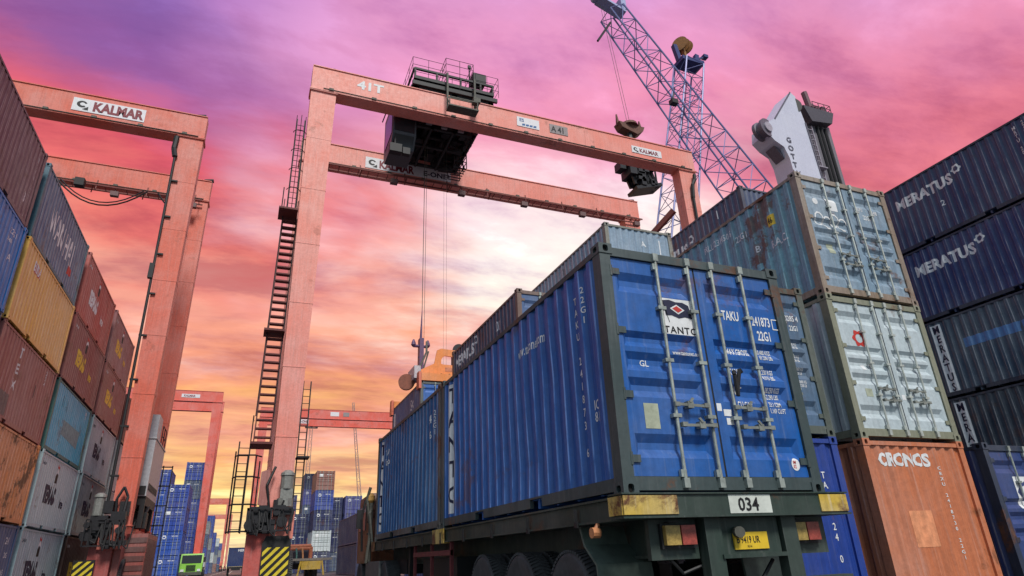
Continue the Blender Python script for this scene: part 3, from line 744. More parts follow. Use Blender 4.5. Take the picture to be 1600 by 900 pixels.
letter(s13, 'D', 'ESPU', .30, 1.98, .085, WHITE, .6, .015); letter(s13, 'D', '201498', .64, 1.96, .085, WHITE, .6, .015); letter(s13, 'D', '22G1', .42, 1.80, .10, WHITE, .7, .02)
for q, (cx, cz) in enumerate(((-.82, 1.62), (-.62, 1.55), (-.42, 1.63), (-.22, 1.56))):
    b_ = bmesh.new(); o_ = [b_.verts.new((cx + .12 * math.cos(a / 10 * 6.283), cz + .15 * math.sin(a / 10 * 6.283), 0)) for a in range(10)]; i_ = [b_.verts.new((cx + .09 * math.cos(a / 10 * 6.283), cz + .115 * math.sin(a / 10 * 6.283), 0)) for a in range(10)]
    for a in range(8 if q % 2 else 10): b_.faces.new([o_[a], o_[(a + 1) % 10], i_[(a + 1) % 10], i_[a]])
    wrap(b_, s13, 'D', 0, 0, WHITE, name='chalk_scrawl')
patch(s13, 'D', rect(.16, .2), -.78, .88, plain('data_plate', (176, 182, 160), .5, .2, .3), 'data_plate')
patch(s13, 'L', rect(3.2, .45), 3.6, .75, plain('pale_overpaint', (120, 166, 180), .6), 'paint_patch')
nv = right(r2, y1, 0, (40, 62, 118), 'navy container with doors and a white flower logo at the right edge', wear=.4, frame_rgb=(36, 48, 70))
patch(nv, 'D', rect(.5, .55), -.62, 1.45, WHITE, 'logo'); wrap(flower_bm(.25, .28, .2), nv, 'D', -.62, 1.45, paint((40, 62, 118), .4, .3), name='logo', lift=.006)
patch(nv, 'D', rect(.34, .40), -.30, .95, WHITE, 'poster')
# second row behind
for k, (rgb, nm) in enumerate((((40, 66, 130), 'dark blue'), ((50, 80, 120), 'slate blue'))):
    right(r0, y2, k, rgb, nm + ' container %s under the dark navy lettered one behind the trailer' % ORD[k], detail=1)
s03 = right(r0, y2, 2, (56, 70, 96), 'dark navy container with white lettering and rusty corners peeping over the trailer', frame_rgb=(112, 84, 72), door_rgb=(60, 92, 140), wear=.6)
def meratus(c, u, v, h, L='L', tilt=0.0):
    letter(c, L, 'MERATUS', u, v, h, WHITE, .92, .045, lift=.006, space=1.04)
    tb = text_bm('MERATUS', h, .92, .045, 'LEFT', .86, 1.04); w = max(q.co.x for q in tb.verts) + h * .52; tb.free()
    wrap(flower_bm(0, 0, h * .42), c, L, u - w if L == 'L' else u + w, v + h * 1.1, WHITE, name='logo')
meratus(s03, 5.7, 1.9, .33); letter(s03, 'L', '200', 1.8, 1.9, .3, WHITE, .5); letter(s03, 'L', 'I', 1.2, 1.9, .3, WHITE, .5)
for k, (rgb, nm) in enumerate((((120, 72, 60), 'brown'), ((60, 80, 110), 'slate'), ((80, 96, 110), 'grey'))):
    right(r1, y2, k, rgb, nm + ' container %s hidden behind the white and orange stack' % ORD[k], detail=1)
s14 = right(r1, y2, 3, (130, 152, 172), 'pale grey blue container with corrugated end showing above the bright blue doors', ends=('wall', 'door'), wear=.8, frame_rgb=(124, 122, 112))
letter(s14, 'F', 'A', .05, 1.95, .2, WHITE, .9); letter(s14, 'F', 'I', .68, 1.75, .5, WHITE, .6)
for k, (rgb, nm) in enumerate((((50, 66, 110), 'navy'), ((60, 80, 110), 'slate'), ((44, 60, 100), 'dark navy'))):
    right(r2, y2, k, rgb, nm + ' container %s in the hidden third row on the right' % ORD[k], detail=1)
for k, (rgb, nm) in enumerate((((50, 66, 110), 'navy'), ((60, 80, 110), 'slate'), ((44, 60, 100), 'dark navy'), ((70, 84, 104), 'grey blue'))):
    right(r3, 9.5, k, rgb, nm + ' container %s under the slate navy one below the lattice boom' % ORD[k], detail=1)
us = right(r3, 9.5, 4, (66, 78, 108), 'slate navy container with white lettering below the blue lattice boom', ends=('wall', 'door'), frame_rgb=(74, 76, 92), wear=.6)
meratus(us, 5.75, 1.45, .42); letter(us, 'L', 'I', 1.4, 1.95, .35, WHITE, .6); letter(us, 'L', 'I', .95, 1.95, .35, WHITE, .6)
for k, (rgb, nm) in enumerate((((48, 76, 140), 'blue'), ((56, 84, 130), 'dusty blue'))):
    right(r0, y3, k, rgb, nm + ' container %s beyond the dark navy lettered one behind the trailer' % ORD[k], detail=1)
# tall stack at the right edge, long sides towards the camera
S2N = ['dark blue container at the foot of the tall stack at the right edge', 'dull slate container with upright lettered band, second up at the right edge',
       'slate blue container with upright lettered band and blue patches at the right edge', 'deep navy container with white lettering second from the top at the right edge', 'navy container with white lettering topmost at the right edge']
S2C = [(36, 50, 84), (46, 60, 76), (52, 76, 98), (30, 52, 104), (32, 54, 96)]
for k in range(5):
    o = right(r4, 3.05, k, S2C[k], S2N[k], ends=('wall', 'door'), wear=(.9, .9, .9, .55, .45)[k], rust=.2, frame_rgb=(34, 42, 64))
    if k >= 3: meratus(o, 4.85 if k == 4 else 4.9, 1.62, .36)
    if k == 4:
        letter(o, 'L', '2', 3.35, 1.02, .2, WHITE); letter(o, 'L', 'MRTU 204587 1', .62, 2.2, .12, WHITE, .9, .012, True); letter(o, 'L', '22G1', .35, 2.25, .12, WHITE, .9, .012, True)
    if k in (1, 2):
        patch(o, 'L', rect(.34, 2.25), 5.0, .16, WHITE, 'lettering_band'); letter(o, 'L', 'MERATUS', 4.83, 2.12, .25, NAVYP, .95, .02, True, .9, .007)
    if k == 2: patch(o, 'L', rect(1.9, .3), 4.1, 1.42, paint((72, 126, 184), .4, .1), 'paint_patch'); patch(o, 'L', rect(1.0, .4), 1.7, 1.6, paint((72, 126, 184), .4, .1), 'paint_patch')
    if k == 1: patch(o, 'L', rect(.5, .9), 2.1, 1.1, WHITE, 'poster')
for k in range(3): right(r4, 9.7, k, ((46, 62, 96), (60, 70, 90), (50, 70, 110))[k], ('dark navy', 'dark slate', 'dark blue')[k] + ' container %s behind the tall stack at the right edge' % ORD[k], detail=1)

# ---- far stacks
def stack(x, y, cols, desc, ends=('door', 'wall'), names=None, logo=True, L=6.06, z=0):
    for k, (nm, rgb) in enumerate(cols):
        c = container('%s container %s in %s' % (nm, ORD[k], desc), x, y, z + Lv(k), rgb, detail=1, ends=ends, group='distant stacked containers', wear=.8, L=L)
        if logo and ends[0] == 'door':
            if (k + int(x * 3)) % 3: wrap(flower_bm(0, 0, .2), c, 'D', -.62, 1.95, WHITE, name='logo', lift=.012)
            else: patch(c, 'D', rect(.5, .35), -.85, 1.8, WHITE, 'logo', .012)
            letter(c, 'D', 'MRLU 2047', .12, 2.0, .11, WHITE, .9, .02, lift=.012)
BL, BL2, NV, SL, WH, BR = ('blue', (40, 70, 160)), ('bright blue', (36, 80, 172)), ('navy', (40, 50, 98)), ('slate blue', (72, 90, 124)), ('white', (190, 200, 202)), ('brown', (146, 90, 76))
PU = ('violet blue', (78, 84, 150)); GR = ('grey', (130, 138, 142))
stack(-11.75, 81, [BL2, BL2, BL, BL], 'the blue stack beside the left crane cabinet')
stack(-11.5, 100, [BL, BL, BL, BL, SL, BL], 'the tallest blue stack left of the far crane')
stack(-14.6, 88, [NV, NV, BL, BL2, BL], 'the blue stack half hidden by the left crane cabinet')
for i, (y, cols) in enumerate(((112, [SL, NV, BL]), (128, [GR, SL, BL, BL]), (150, [WH, BL, SL, GR]), (172, [BL, SL, GR, BL, BL]), (200, [SL, WH, BL, BL]), (240, [BR, GR, SL, WH]), (290, [SL, BL, GR, BL]))):
    stack(-11.7, y, cols, 'the %s stack down the left side of the lane' % ('third', 'fourth', 'fifth', 'sixth', 'seventh', 'eighth', 'last')[i], logo=False)
stack(5.75, 88, [NV, WH, NV, BL, BR], 'the brown-topped stack behind the tractor')
stack(3.2, 94, [NV, NV, NV], 'the low navy stack left of the brown-topped one')
stack(3.4, 122, [GR, SL, NV, PU, PU], 'the stack behind the low navy one')
stack(8.35, 98, [SL, NV, NV, NV], 'the narrow stack right of the brown-topped one')
stack(10.95, 96, [NV, NV, PU, PU], 'the violet stack near the front of the trailer')
stack(1.2, 136, [GR, GR, GR, GR, ('light grey', (160, 166, 170))], 'the grey stack beside the main crane leg')
stack(13.9, 104, [NV, SL, BL, SL], 'the stack at the front end of the trailer')
stack(.45, 104, [SL, NV, GR, NV], 'the mixed stack just right of the main crane leg')
stack(6.1, 112, [SL, BR, NV, SL, PU, NV], 'the tall stack behind the brown-topped one')
stack(13.6, 84, [NV, BR, SL], 'the stack beside the tractor cab')
stack(16.4, 112, [GR, NV, BR, SL], 'the farthest stack at the trailer front')
stack(8.0, 70, [('teal', (110, 160, 170))], 'the row behind the yellow bumper')

# ================================================================== CRANES
CR = (232, 138, 122); CR2 = (224, 98, 82)
def flat_text(parent, s, p, h, mat, squeeze=1, bold=.02, right=(1, 0, 0), upv=(0, 0, 1), name='lettering', vertical=False, line=1.0, space=1.0):
    bm = text_bm('\n'.join(s) if vertical else s, h, squeeze, bold, 'CENTER' if vertical else 'LEFT', line, space)
    r, u, o = Vector(right), Vector(upv), Vector(p)
    for w in bm.verts: w.co = o + r * w.co.x + u * w.co.y
    me = bpy.data.meshes.new(name); bm.to_mesh(me); bm.free(); return put(me, name, mat, parent)
def quad(parent, p, w, h, mat, name, right=(1, 0, 0), upv=(0, 0, 1), th=.02):
    r, u = Vector(right), Vector(upv); n = r.cross(u); o = Vector(p); m = MB()
    m.add([o, o + r * w, o + r * w + u * h, o + u * h, o - n * th, o + r * w - n * th, o + r * w + u * h - n * th, o + u * h - n * th], [(0, 1, 2, 3), (7, 6, 5, 4), (0, 4, 5, 1), (1, 5, 6, 2), (2, 6, 7, 3), (3, 7, 4, 0)])
    return m.build(name, mat, parent)
HAZ = decal('hazard_yellow', (226, 204, 52), .35)

def hazard(parent, x0, x1, y, z0, z1):
    """yellow plate with black slanting bars"""
    q = quad(parent, (x0, y, z0), x1 - x0, z1 - z0, HAZ, 'hazard_plate')
    w, h = x1 - x0, z1 - z0; s = .30; k = -h
    while k < w:
        pts = [(k, 0), (k + s * .5, 0), (k + s * .5 + h, h), (k + h, h)]
        cl = []
        def cut(P, f, inside):
            r = []
            for i in range(len(P)):
                a, b = P[i], P[(i + 1) % len(P)]; fa, fb = inside(a), inside(b)
                if fa >= 0: r.append(a)
                if (fa >= 0) != (fb >= 0): t = fa / (fa - fb); r.append((a[0] + (b[0] - a[0]) * t, a[1] + (b[1] - a[1]) * t))
            return r
        P = cut(pts, None, lambda p: p[0]); P = cut(P, None, lambda p: w - p[0]) if P else P
        if len(P) > 2:
            me = bpy.data.meshes.new('stripe'); me.from_pydata([(x0 + a, y - .004, z0 + b) for a, b in P], [], [tuple(range(len(P)))]); put(me, 'stripe', BLACKP, q)
        k += s

def ladder(m, x0, x1, y, z0, z1, step=.3, cage=False):
    for x in (x0, x1): m.box(x - .025, x + .025, y - .03, y + .03, z0, z1)
    n = int((z1 - z0) / step)
    for k in range(n): m.tube((x0, y, z0 + (k + .5) * step), (x1, y, z0 + (k + .5) * step), .016, 5)
    if cage:
        for k in range(int((z1 - z0) / 1.1) + 1):
            z = z0 + k * 1.1; c = (x0 + x1) / 2; R = .30
            pts = [(c + R * math.cos(a), y - .1 - R * math.sin(a), z) for a in [math.pi * j / 8 for j in range(9)]]
            m.path(pts, .02, 4)
        for a in (.25, .5, .75): 
            c = (x0 + x1) / 2; m.tube((c + .30 * math.cos(math.pi * a), y - .1 - .30 * math.sin(math.pi * a), z0), (c + .30 * math.cos(math.pi * a), y - .1 - .30 * math.sin(math.pi * a), z1), .016, 4)

def wheel(parent, c, r, w, name='wheel', ax=(1, 0, 0)):
    m = MB(); h = w / 2
    m.lathe(c, ax, [(-h * .8, r * .62), (-h, r * .80), (-h, r * .90), (-h * .72, r * .985), (-h * .2, r), (h * .2, r), (h * .72, r * .985), (h, r * .90), (h, r * .80), (h * .8, r * .62)], 28)
    t = m.build(name, RUBBER, parent, smooth=True)
    g = MB(); cc = Vector(c); d = Vector(ax).normalized()          # tread blocks
    u = Vector((0, 0, 1)); a = d.cross(u)
    for k in range(64):
        q = 2 * math.pi * k / 64; rr = a * math.cos(q) + u * math.sin(q); tt = -a * math.sin(q) + u * math.cos(q)
        for s in (-1, 1): 
            p = cc + rr * (r * .985) + d * (s * h * .5); g.beam(p - d * (h * .42) + tt * (.02 * s), p + d * (h * .42) - tt * (.02 * s), r * .05, r * .05, upv=rr)
    g.build('tread', RUBBER, t)['kind'] = 'stuff'
    m = MB(); m.lathe(c, ax, [(-h * .78, r * .60), (-h * .5, r * .50), (-h * .3, r * .3), (-h * .62, r * .22), (-h * .7, r * .12), (h * .7, r * .12), (h * .62, r * .22), (h * .3, r * .3), (h * .5, r * .5), (h * .78, r * .60)], 20)
    m.build('rim', GRIME, t)
    return t

def gantry(label, xl, xr, yf, yr, rgb=CR, top=24.9, detail=2, leg_top=1.25, leg_bot=.78, taper_l=True):
    """rubber tyred gantry crane: two portal frames joined by sill beams on wheels"""
    t = thing('gantry_crane', label, 'gantry crane', ((xl + xr) / 2, (yf + yr) / 2, 0), 'gantry cranes')
    ox, oy = (xl + xr) / 2, (yf + yr) / 2
    pm = paint(rgb, .5, .2, .5)
    def B(m, name, mat=pm, smooth=False, par=None):
        m.v = [(a - ox, b - oy, c) for a, b, c in m.v]; return m.build(name, mat, par or t, smooth)
    bh, bd = 1.46, .66
    for y in (yf, yr):
        m = MB(); m.box(xl, xr, y, y + bd, top - bh, top)
        m.box(xl - .05, xr + .05, y - .09, y + bd + .09, top - bh - .06, top - bh); m.box(xl, xr, y - .05, y + bd + .05, top, top + .05)
        m.box(xl, xl + .02, y - .04, y + bd + .04, top - bh, top)
        for k in range(1, 6): q = xl + (xr - xl) * k / 6; m.box(q - .02, q + .02, y - .012, y + bd + .012, top - bh, top)
        B(m, 'girder')
        for x, s in ((xl, 1), (xr, -1)):
            m = MB(); z0, z1 = 2.9, top - bh - .06
            o = .02 * s
            a0, a1 = (x + o, x + o + s * leg_top); c = (leg_top - leg_bot) / 2
            b0, b1 = (a0 + s * c * .4, a0 + s * (c * .4 + leg_bot))
            V = []
            for (p, q, z, d0, d1) in ((b0, b1, z0, y + .02, y + bd + .10), (a0, a1, z1, y + .01, y + bd + .10)):
                lo, hi = min(p, q), max(p, q); V += [(lo, d0, z), (hi, d0, z), (hi, d1, z), (lo, d1, z)]
            m.add(V, [(3, 2, 1, 0), (4, 5, 6, 7), (0, 1, 5, 4), (1, 2, 6, 5), (2, 3, 7, 6), (3, 0, 4, 7)])
            for k in range(1, 7):                       # plate joints with a low weld bead
                f = k / 7; z = z0 + (z1 - z0) * f; L0, L1 = (min(b0, b1) * (1 - f) + min(a0, a1) * f, max(b0, b1) * (1 - f) + max(a0, a1) * f); d0, d1 = y + .015, y + bd + .10
                m.box(L0 - .012, L1 + .012, d0 - .012, d1 + .012, z - .018, z + .018)
            m.box(min(a0, a1) - .06, max(a0, a1) + .06, y - .07, y + bd + .16, z1 - .05, z1 - .005)
            m.box(min(b0, b1) - .08, max(b0, b1) + .08, y + .02, y + bd - .02, z0, z0 + .06)
            B(m, 'leg')
    for x, s in ((xl, 1), (xr, -1)):
        c = x + s * .62
        m = MB(); m.box(c - .42, c + .42, yf - .9, yr + bd + .9, 1.95, 2.9)
        for y in (yf + .4, yr + .6): m.box(c - .34, c + .34, y - .75, y + .75, .85, 1.95)
        B(m, 'sill_beam')
        for y in (yf + .4, yr + .6):
            for dx in (-.38, .38):
                w = wheel(t, (c - ox + dx * .9, y - oy, .78), .78, .42)
    if detail > 1:
        m = MB()                                             # cable tray and lugs along the girders
        for y in (yf, yr):
            m.tube((xl + .6, y - .11, top - bh + .05), (xr - .3, y - .11, top - bh + .02), .035, 5)
            for k in range(11): x = xl + 1 + (xr - xl - 2) * k / 10; m.box(x - .12, x + .12, y - .15, y - .02, top - bh + .02, top - bh + .14)
        B(m, 'cable_tray', GRIME)
        m = MB()                                             # service walk under the rear girder with lamps
        y = yr - .75
        for dy in (0, .6): m.beam((xl + .3, y + dy, top - bh - .45), (xr - .3, y + dy, top - bh - .45), .06, .09)
        for k in range(40): x = xl + .5 + (xr - xl - 1) * k / 39; m.box(x - .02, x + .02, y, y + .6, top - bh - .47, top - bh - .44)
        for k in range(9): x = xl + .8 + (xr - xl - 1.6) * k / 8; m.beam((x, y + .6, top - bh - .45), (x, y + .75, top - bh + .3), .06, .06); m.beam((x, y, top - bh - .45), (x - .1, y + .3, top - bh - .85), .06, .06)
        B(m, 'service_walk', plain('red_brown_steel', (120, 60, 54), .7))
        for k in range(6):
            x = xl + 1.2 + (xr - xl - 2) * k / 5; m = MB(); m.box(x - .22, x + .22, y - .05, y + .25, top - bh - 1.02, top - bh - .72); m.tube((x, y + .1, top - bh - .72), (x, y + .1, top - bh - .48), .03, 5)
            B(m, 'lamp', plain('lamp_housing', (110, 84, 84), .6))
        for x, y in ((xl + .4, yf + .3), (xr - .9, yf + .3), (xr - .7, yr + .3)):
            m = MB(); m.box(x, x + .7, y, y + .5, top + .05, top + .2); m.tube((x + .2, y + .25, top + .3), (x + .75, y + .25, top + .42), .14, 8); B(m, 'end_stop', MACH)
    return t, B

# ---- main crane over the trailer lane
XL, XR, YF, YR = -2.42, 21.45, 22.0, 28.6
main, MBd = gantry('salmon pink gantry crane marked 41T spanning the trailer lane, with stairs on its leg', XL, XR, YF, YR)
mo = Vector(((XL + XR) / 2, (YF + YR) / 2, 0))
def mp_(x, y, z): return (x - mo.x, y - mo.y, z)
flat_text(main, '41T', mp_(-.12, YF - .012, 24.07), .52, WHITE, 1.15, .035)
def board(par, off, x, y, z, w, h, s, th=None, tm=None, sq=.9, mat=None):
    q = quad(par, (x - off.x, y - off.y - .03, z), w, h, mat or decal('sign_white', (224, 222, 226), .12), 'sign_board')
    return q
# rear girder board
q = board(main, mo, 1.45, YR, 23.68, 5.55, .80, '')
flat_text(q, 'KALMAR', mp_(2.30, YR - .036, 23.80), .54, plain('maroon_print', (126, 40, 52), .6, 0, .2, 0), .74, .04)
flat_text(q, 'E-ONE²', mp_(5.15, YR - .036, 23.84), .36, NAVYP, 1.05, .03)
def kmark(par, off, x, y, z, s):
    """square panel with a curled mark"""
    p = quad(par, (x - off.x, y - off.y - .034, z), s, s, WHITE, 'logo_panel', th=.006)
    bm = bmesh.new(); n = 16; c = Vector((x - off.x + s * .5, 0, z + s * .55))
    o = [bm.verts.new((c.x + s * .34 * math.cos(a), y - off.y - .04, c.z + s * .30 * math.sin(a))) for a in [2 * math.pi * k / n for k in range(n)]]
    i = [bm.verts.new((c.x + s * .17 * math.cos(a) + .02, y - off.y - .04, c.z + s * .15 * math.sin(a) + .01)) for a in [2 * math.pi * k / n for k in range(n)]]
    for k in range(1, n - 2): bm.faces.new([o[k], o[(k + 1) % n], i[(k + 1) % n], i[k]])
    me = bpy.data.meshes.new('logo'); bm.to_mesh(me); bm.free(); put(me, 'logo', BLACKP, p)
    m = MB(); m.add([(c.x + s * .05, y - off.y - .04, z + s * .1), (c.x + s * .45, y - off.y - .04, z + s * .06), (c.x + s * .42, y - off.y - .04, z + s * .4)], [(0, 1, 2)]); m.build('logo', BLACKP, p)
kmark(q, mo, 1.52, YR, 23.72, .70)
# front girder boards
q = board(main, mo, 9.0, YF, 23.95, 1.42, .66, ''); 
flat_text(q, 'ES', mp_(9.15, YF - .036, 24.30), .22, plain('blue_print', (44, 96, 150), .6, 0, .2, 0), 1.0, .02)
for k in range(4): quad(q, mp_(9.3 + k * .24, YF - .034, 24.02), .2, .14, plain('blue_print', (44, 96, 150), .6, 0, .2, 0), 'stripe', right=(.95, 0, .05), upv=(.25, 0, 1), th=.004)
q = board(main, mo, 11.1, YF, 23.98, 1.2, .62, '', mat=decal('sign_grey', (150, 140, 140), .3)); flat_text(q, 'A 41', mp_(11.2, YF - .036, 24.08), .40, BLACKP, .8, .03)
q = board(main, mo, 16.75, YF, 23.88, 2.2, .50, ''); flat_text(q, 'KALMAR', mp_(17.3, YF - .036, 23.98), .28, plain('maroon_print', (126, 40, 52), .6, 0, .2, 0), .9, .03); kmark(q, mo, 16.8, YF, 23.9, .44)
# stairs on the left leg: steep flight, then a caged ladder
sx0, sx1 = -3.12, -2.50
m = MB()
for x in (sx0, sx1): m.beam((x, YF + .1, 5.6), (x + .12, YF + .9, 16.2), .05, .22)
MBd(m, 'stair_stringer', plain('stair_steel', (104, 52, 50), .7))
stm = plain('stair_steel', (104, 52, 50), .7)
for k in range(30):
    f = (k + .5) / 30; y = YF + .1 + .8 * f; z = 5.6 + 10.6 * f; x = .12 * f
    m = MB(); m.box(sx0 + x, sx1 + x, y - .14, y + .14, z - .03, z + .03); MBd(m, 'stair_tread', stm)
m = MB()
for z, d in ((5.55, 1.3), (10.3, .9), (16.25, 1.1)):
    m.box(sx0 - .12, sx1 + .1, YF - .1, YF + d, z - .05, z + .04)
MBd(m, 'landing', stm)
r_ = railing([(sx0 - .1, YF - .08, 5.6), (sx0 - .1, YF + 1.2, 5.6)]); r2_ = railing([(sx0, YF - .08, 16.3), (sx0, YF + 1.0, 16.3)])
m = MB(); m.v = r_.v + r2_.v; m.f = r_.f + [tuple(i + len(r_.v) for i in f) for f in r2_.f]; m.mi = [0] * len(m.f)
for f in (0, 1): m.tube((sx0 - .05 + .12 * f, YF - .1, 6.4 + 9.8 * f), (sx0 - .05 + .12 * f, YF - .1, 6.41 + 9.8 * f), .02, 4)
m.tube((sx0 - .03, YF + .0, 6.6), (sx0 + .1, YF + .8, 17.2), .022, 5); m.tube((sx1 + .03, YF + .0, 6.6), (sx1 + .1, YF + .8, 17.2), .022, 5)
MBd(m, 'railing', DARK)
m = MB(); ladder(m, -2.88, -2.52, YF + .35, 16.3, 21.6, cage=True); MBd(m, 'caged_ladder', DARK)
m = MB(); ladder(m, -3.62, -3.22, YF + .1, 2.2, 5.6); m.tube((-3.7, YF, 2.2), (-3.7, YF, 5.2), .03, 5); m.tube((-2.8, YF - .3, 2.2), (-2.8, YF - .3, 4.8), .03, 5)
for z in (2.25, 3.2, 4.2, 5.0): m.path([(-3.72, YF + .1, z), (-3.6, YF - .45, z), (-3.0, YF - .5, z), (-2.75, YF - .1, z)], .03, 4)
for x in (-3.6, -3.25, -2.95): m.tube((x, YF - .48, 2.2), (x, YF - .48, 5.0), .025, 4)
MBd(m, 'ladder_cage', DARK)
# drive machinery around the foot of the left leg
m = MB(); m.box(-3.0, -1.55, YF - .75, YF - .1, 2.15, 2.3); m.box(-3.05, -1.5, YF - .78, YF - .72, 2.95, 3.05)
for x in (-3.02, -2.25, -1.55): m.box(x - .04, x + .04, YF - .78, YF - .7, 2.2, 3.05)
m.box(-2.95, -2.3, YF - .6, YF - .05, 2.3, 3.1); m.tube((-2.2, YF - .45, 2.6), (-1.7, YF - .45, 2.6), .28, 12); m.box(-2.15, -1.6, YF - .55, YF - .05, 3.1, 3.35)
MBd(m, 'drive_unit', MACH)
m = MB(); m.tube((-1.95, YF - .45, 2.58), (-1.9, YF - .75, 2.58), .3, 14); m.prism([(-2.72, 3.2), (-2.4, 3.1), (-2.3, 3.9), (-2.42, 4.5), (-2.7, 4.4)], 'y', YF - .35, YF - .2); MBd(m, 'bracket', paint((168, 84, 72), .7, .6))
m = MB(); m.box(-1.95, -1.5, YF - .6, YF - .25, 3.4, 3.75); m.tube((-1.73, YF - .42, 3.75), (-1.73, YF - .42, 4.25), .24, 12); m.lathe((-1.73, YF - .42, 4.25), (0, 0, 1), [(0, .27), (.1, .25), (.2, .12)], 12); m.tube((-1.75, YF - .42, 3.1), (-1.75, YF - .42, 3.4), .3, 10)
MBd(m, 'motor', plain('motor_grey', (140, 142, 138), .5, .2))
m = MB(); m.box(-2.42, -1.42, YF - .95, YF - .82, .55, 1.78); m.prism([(-2.42, 1.78), (-1.42, 1.78), (-1.52, 2.05), (-2.3, 2.05)], 'y', YF - .95, YF - .8); MBd(m, 'bumper', DARK)
def clutter(fn, x0, x1, y, z0, z1, seed):
    """gearboxes, junction boxes, hoses and a guard frame crowded on the end of the sill beam"""
    rn = random.Random(seed); m = MB()
    for k in range(16):
        x, z = rn.uniform(x0, x1), rn.uniform(z0, z1); a, b, c = rn.uniform(.06, .22), rn.uniform(.05, .2), rn.uniform(.06, .2); m.box(x - a, x + a, y - b, y + .2, z - c, z + c)
    for k in range(4):
        x, z = rn.uniform(x0, x1), rn.uniform(z0, z1); m.tube((x, y - .25, z), (x, y + .1, z), rn.uniform(.08, .2), 12)
    m.box(x0, x1, y - .3, y - .26, z1 - .03, z1 + .03); m.box(x0, x1, y - .3, y - .26, z0, z0 + .05)
    for x in (x0, (x0 + x1) / 2, x1): m.box(x - .025, x + .025, y - .3, y - .26, z0, z1)
    fn(m, 'gear_cluster', MACH)
    m = MB()
    for k in range(7):
        x = rn.uniform(x0, x1); w = rn.uniform(.2, .5); m.path([(x, y - .2, z1 - rn.uniform(0, .2)), (x + w * .3, y - .32, z0 + rn.uniform(0, .3)), (x + w * .7, y - .3, z0 + rn.uniform(-.2, .2)), (x + w, y - .2, z1 - rn.uniform(0, .3))], .028)
    fn(m, 'hose_loop', DARK)
clutter(MBd, -2.95, -1.5, YF - .95, 2.2, 3.0, 4)
hazard(main, -2.38 - mo.x, -1.46 - mo.x, YF - .96 - mo.y, .58, 1.66)
m = MB(); m.box(-2.98, -2.2, YF - .8, YF + .8, .3, 2.15); MBd(m, 'wheel_housing', paint((192, 84, 76), .6, .4))
m = MB(); m.path([(-2.9, YF - .8, 2.9), (-2.7, YF - .95, 2.5), (-2.5, YF - .85, 2.2), (-2.3, YF - .8, 2.9)], .05); m.path([(-2.1, YF - .7, 3.3), (-2.0, YF - .85, 2.8), (-1.8, YF - .85, 3.3)], .04); m.box(-2.6, -2.2, YF - .82, YF - .7, 2.4, 2.9); m.path([(-2.3, YF - .3, 3.1), (-2.45, YF - .4, 3.9), (-2.2, YF - .3, 4.6)], .05); MBd(m, 'hose', DARK)
m = MB(); ladder(m, -1.42, -1.12, YF + .2, 2.9, 8.2, cage=False); m.box(-1.45, -.95, YF - .1, YF + .6, 5.0, 5.06); MBd(m, 'ladder', DARK)
m = MB(); m.tube((XR - .62, YF - .12, 2.9), (XR - .62, YF - .12, 21.3), .09, 7); m.path([(XR - .62, YF - .12, 21.3), (XR - .55, YF - .16, 22.2), (XR - .35, YF - .2, 22.6), (XR - .3, YF - .2, 23.0)], .12, 7); MBd(m, 'cable_hose', DARK)
# sloping handrail beam on the far side of the right leg
m = MB(); m.beam((XR - 1.2, YF + 1.2, 21.0), (XR - 3.4, YF + 5.2, 18.0), .25, .35); MBd(m, 'stay_beam', plain('red_brown_steel', (120, 60, 54), .7))

# ---- trolley on the main crane
tw = thing('crane_trolley', 'dark trolley with winch frame, railings and operator cab on the main crane girders', 'crane trolley', (5.2, 25.8, 24.95))
to = Vector((5.2, 25.8, 24.95))
def TB(m, name, mat=MACH, par=None, smooth=False):
    m.v = [(a - to.x, b - to.y, c - to.z) for a, b, c in m.v]; return m.build(name, mat, par or tw, smooth)
x0, x1 = 2.9, 7.6
m = MB()
for y in (22.05, 29.2): m.box(x0, x1, y, y + .4, 24.98, 25.75)
for x in (x0, 5.1, x1 - .3): m.box(x, x + .3, 22.05, 29.6, 25.0, 25.6)
m.box(x0, x1, 22.4, 29.2, 25.55, 25.62)
m.box(x0 - .1, x1 + .2, 21.9, 22.05, 25.2, 25.45)
for y in (22.0, 24.6): m.beam((x0, y, 26.35), (x1, y, 26.35), .12, .12); m.beam((x0, y, 25.7), (x1, y, 25.7), .2, .2); [m.beam((x, y, 25.6), (x, y, 26.4), .1, .1) for x in (x0 + .05, 4.2, 5.6, 6.8, x1 - .05)]
m.beam((x0, 22, 26.35), (x0, 24.6, 26.35), .1, .1); m.beam((x1, 22, 26.35), (x1, 24.6, 26.35), .1, .1)
TB(m, 'trolley_frame', DARK)
for x in (x0 + .4, x1 - .7):
    for y in (22.4, 29.1): m = MB(); m.lathe((x, y, 25.2), (0, 1, 0), [(-.12, .22), (-.12, .25), (.12, .25), (.12, .22)], 16); TB(m, 'rail_wheel')
m = MB()
for a, b, c, d, e, f in ((3.2, 4.3, 23.3, 24.1, 25.6, 26.1), (4.9, 6.0, 23.0, 23.8, 25.6, 26.0), (3.4, 4.4, 27, 28.5, 25.6, 26.4), (6.5, 7.2, 22.8, 23.4, 25.6, 26.1)): m.box(a, b, c, d, e, f)
rn = random.Random(21)
for k in range(16): x, y, z = rn.uniform(3.2, 7.2), rn.uniform(22.5, 24.4), 25.62; a, b, c = rn.uniform(.12, .3), rn.uniform(.12, .3), rn.uniform(.2, .6); m.box(x - a, x + a, y - b, y + b, z, z + c)
TB(m, 'winch_housing', plain('winch_grey', (84, 80, 92), .5, .2))
m = MB(); m.tube((3.6, 24.4, 26.0), (6.8, 24.4, 26.0), .45, 16); m.tube((3.6, 26.6, 26.0), (6.8, 26.6, 26.0), .45, 16); TB(m, 'rope_drum')
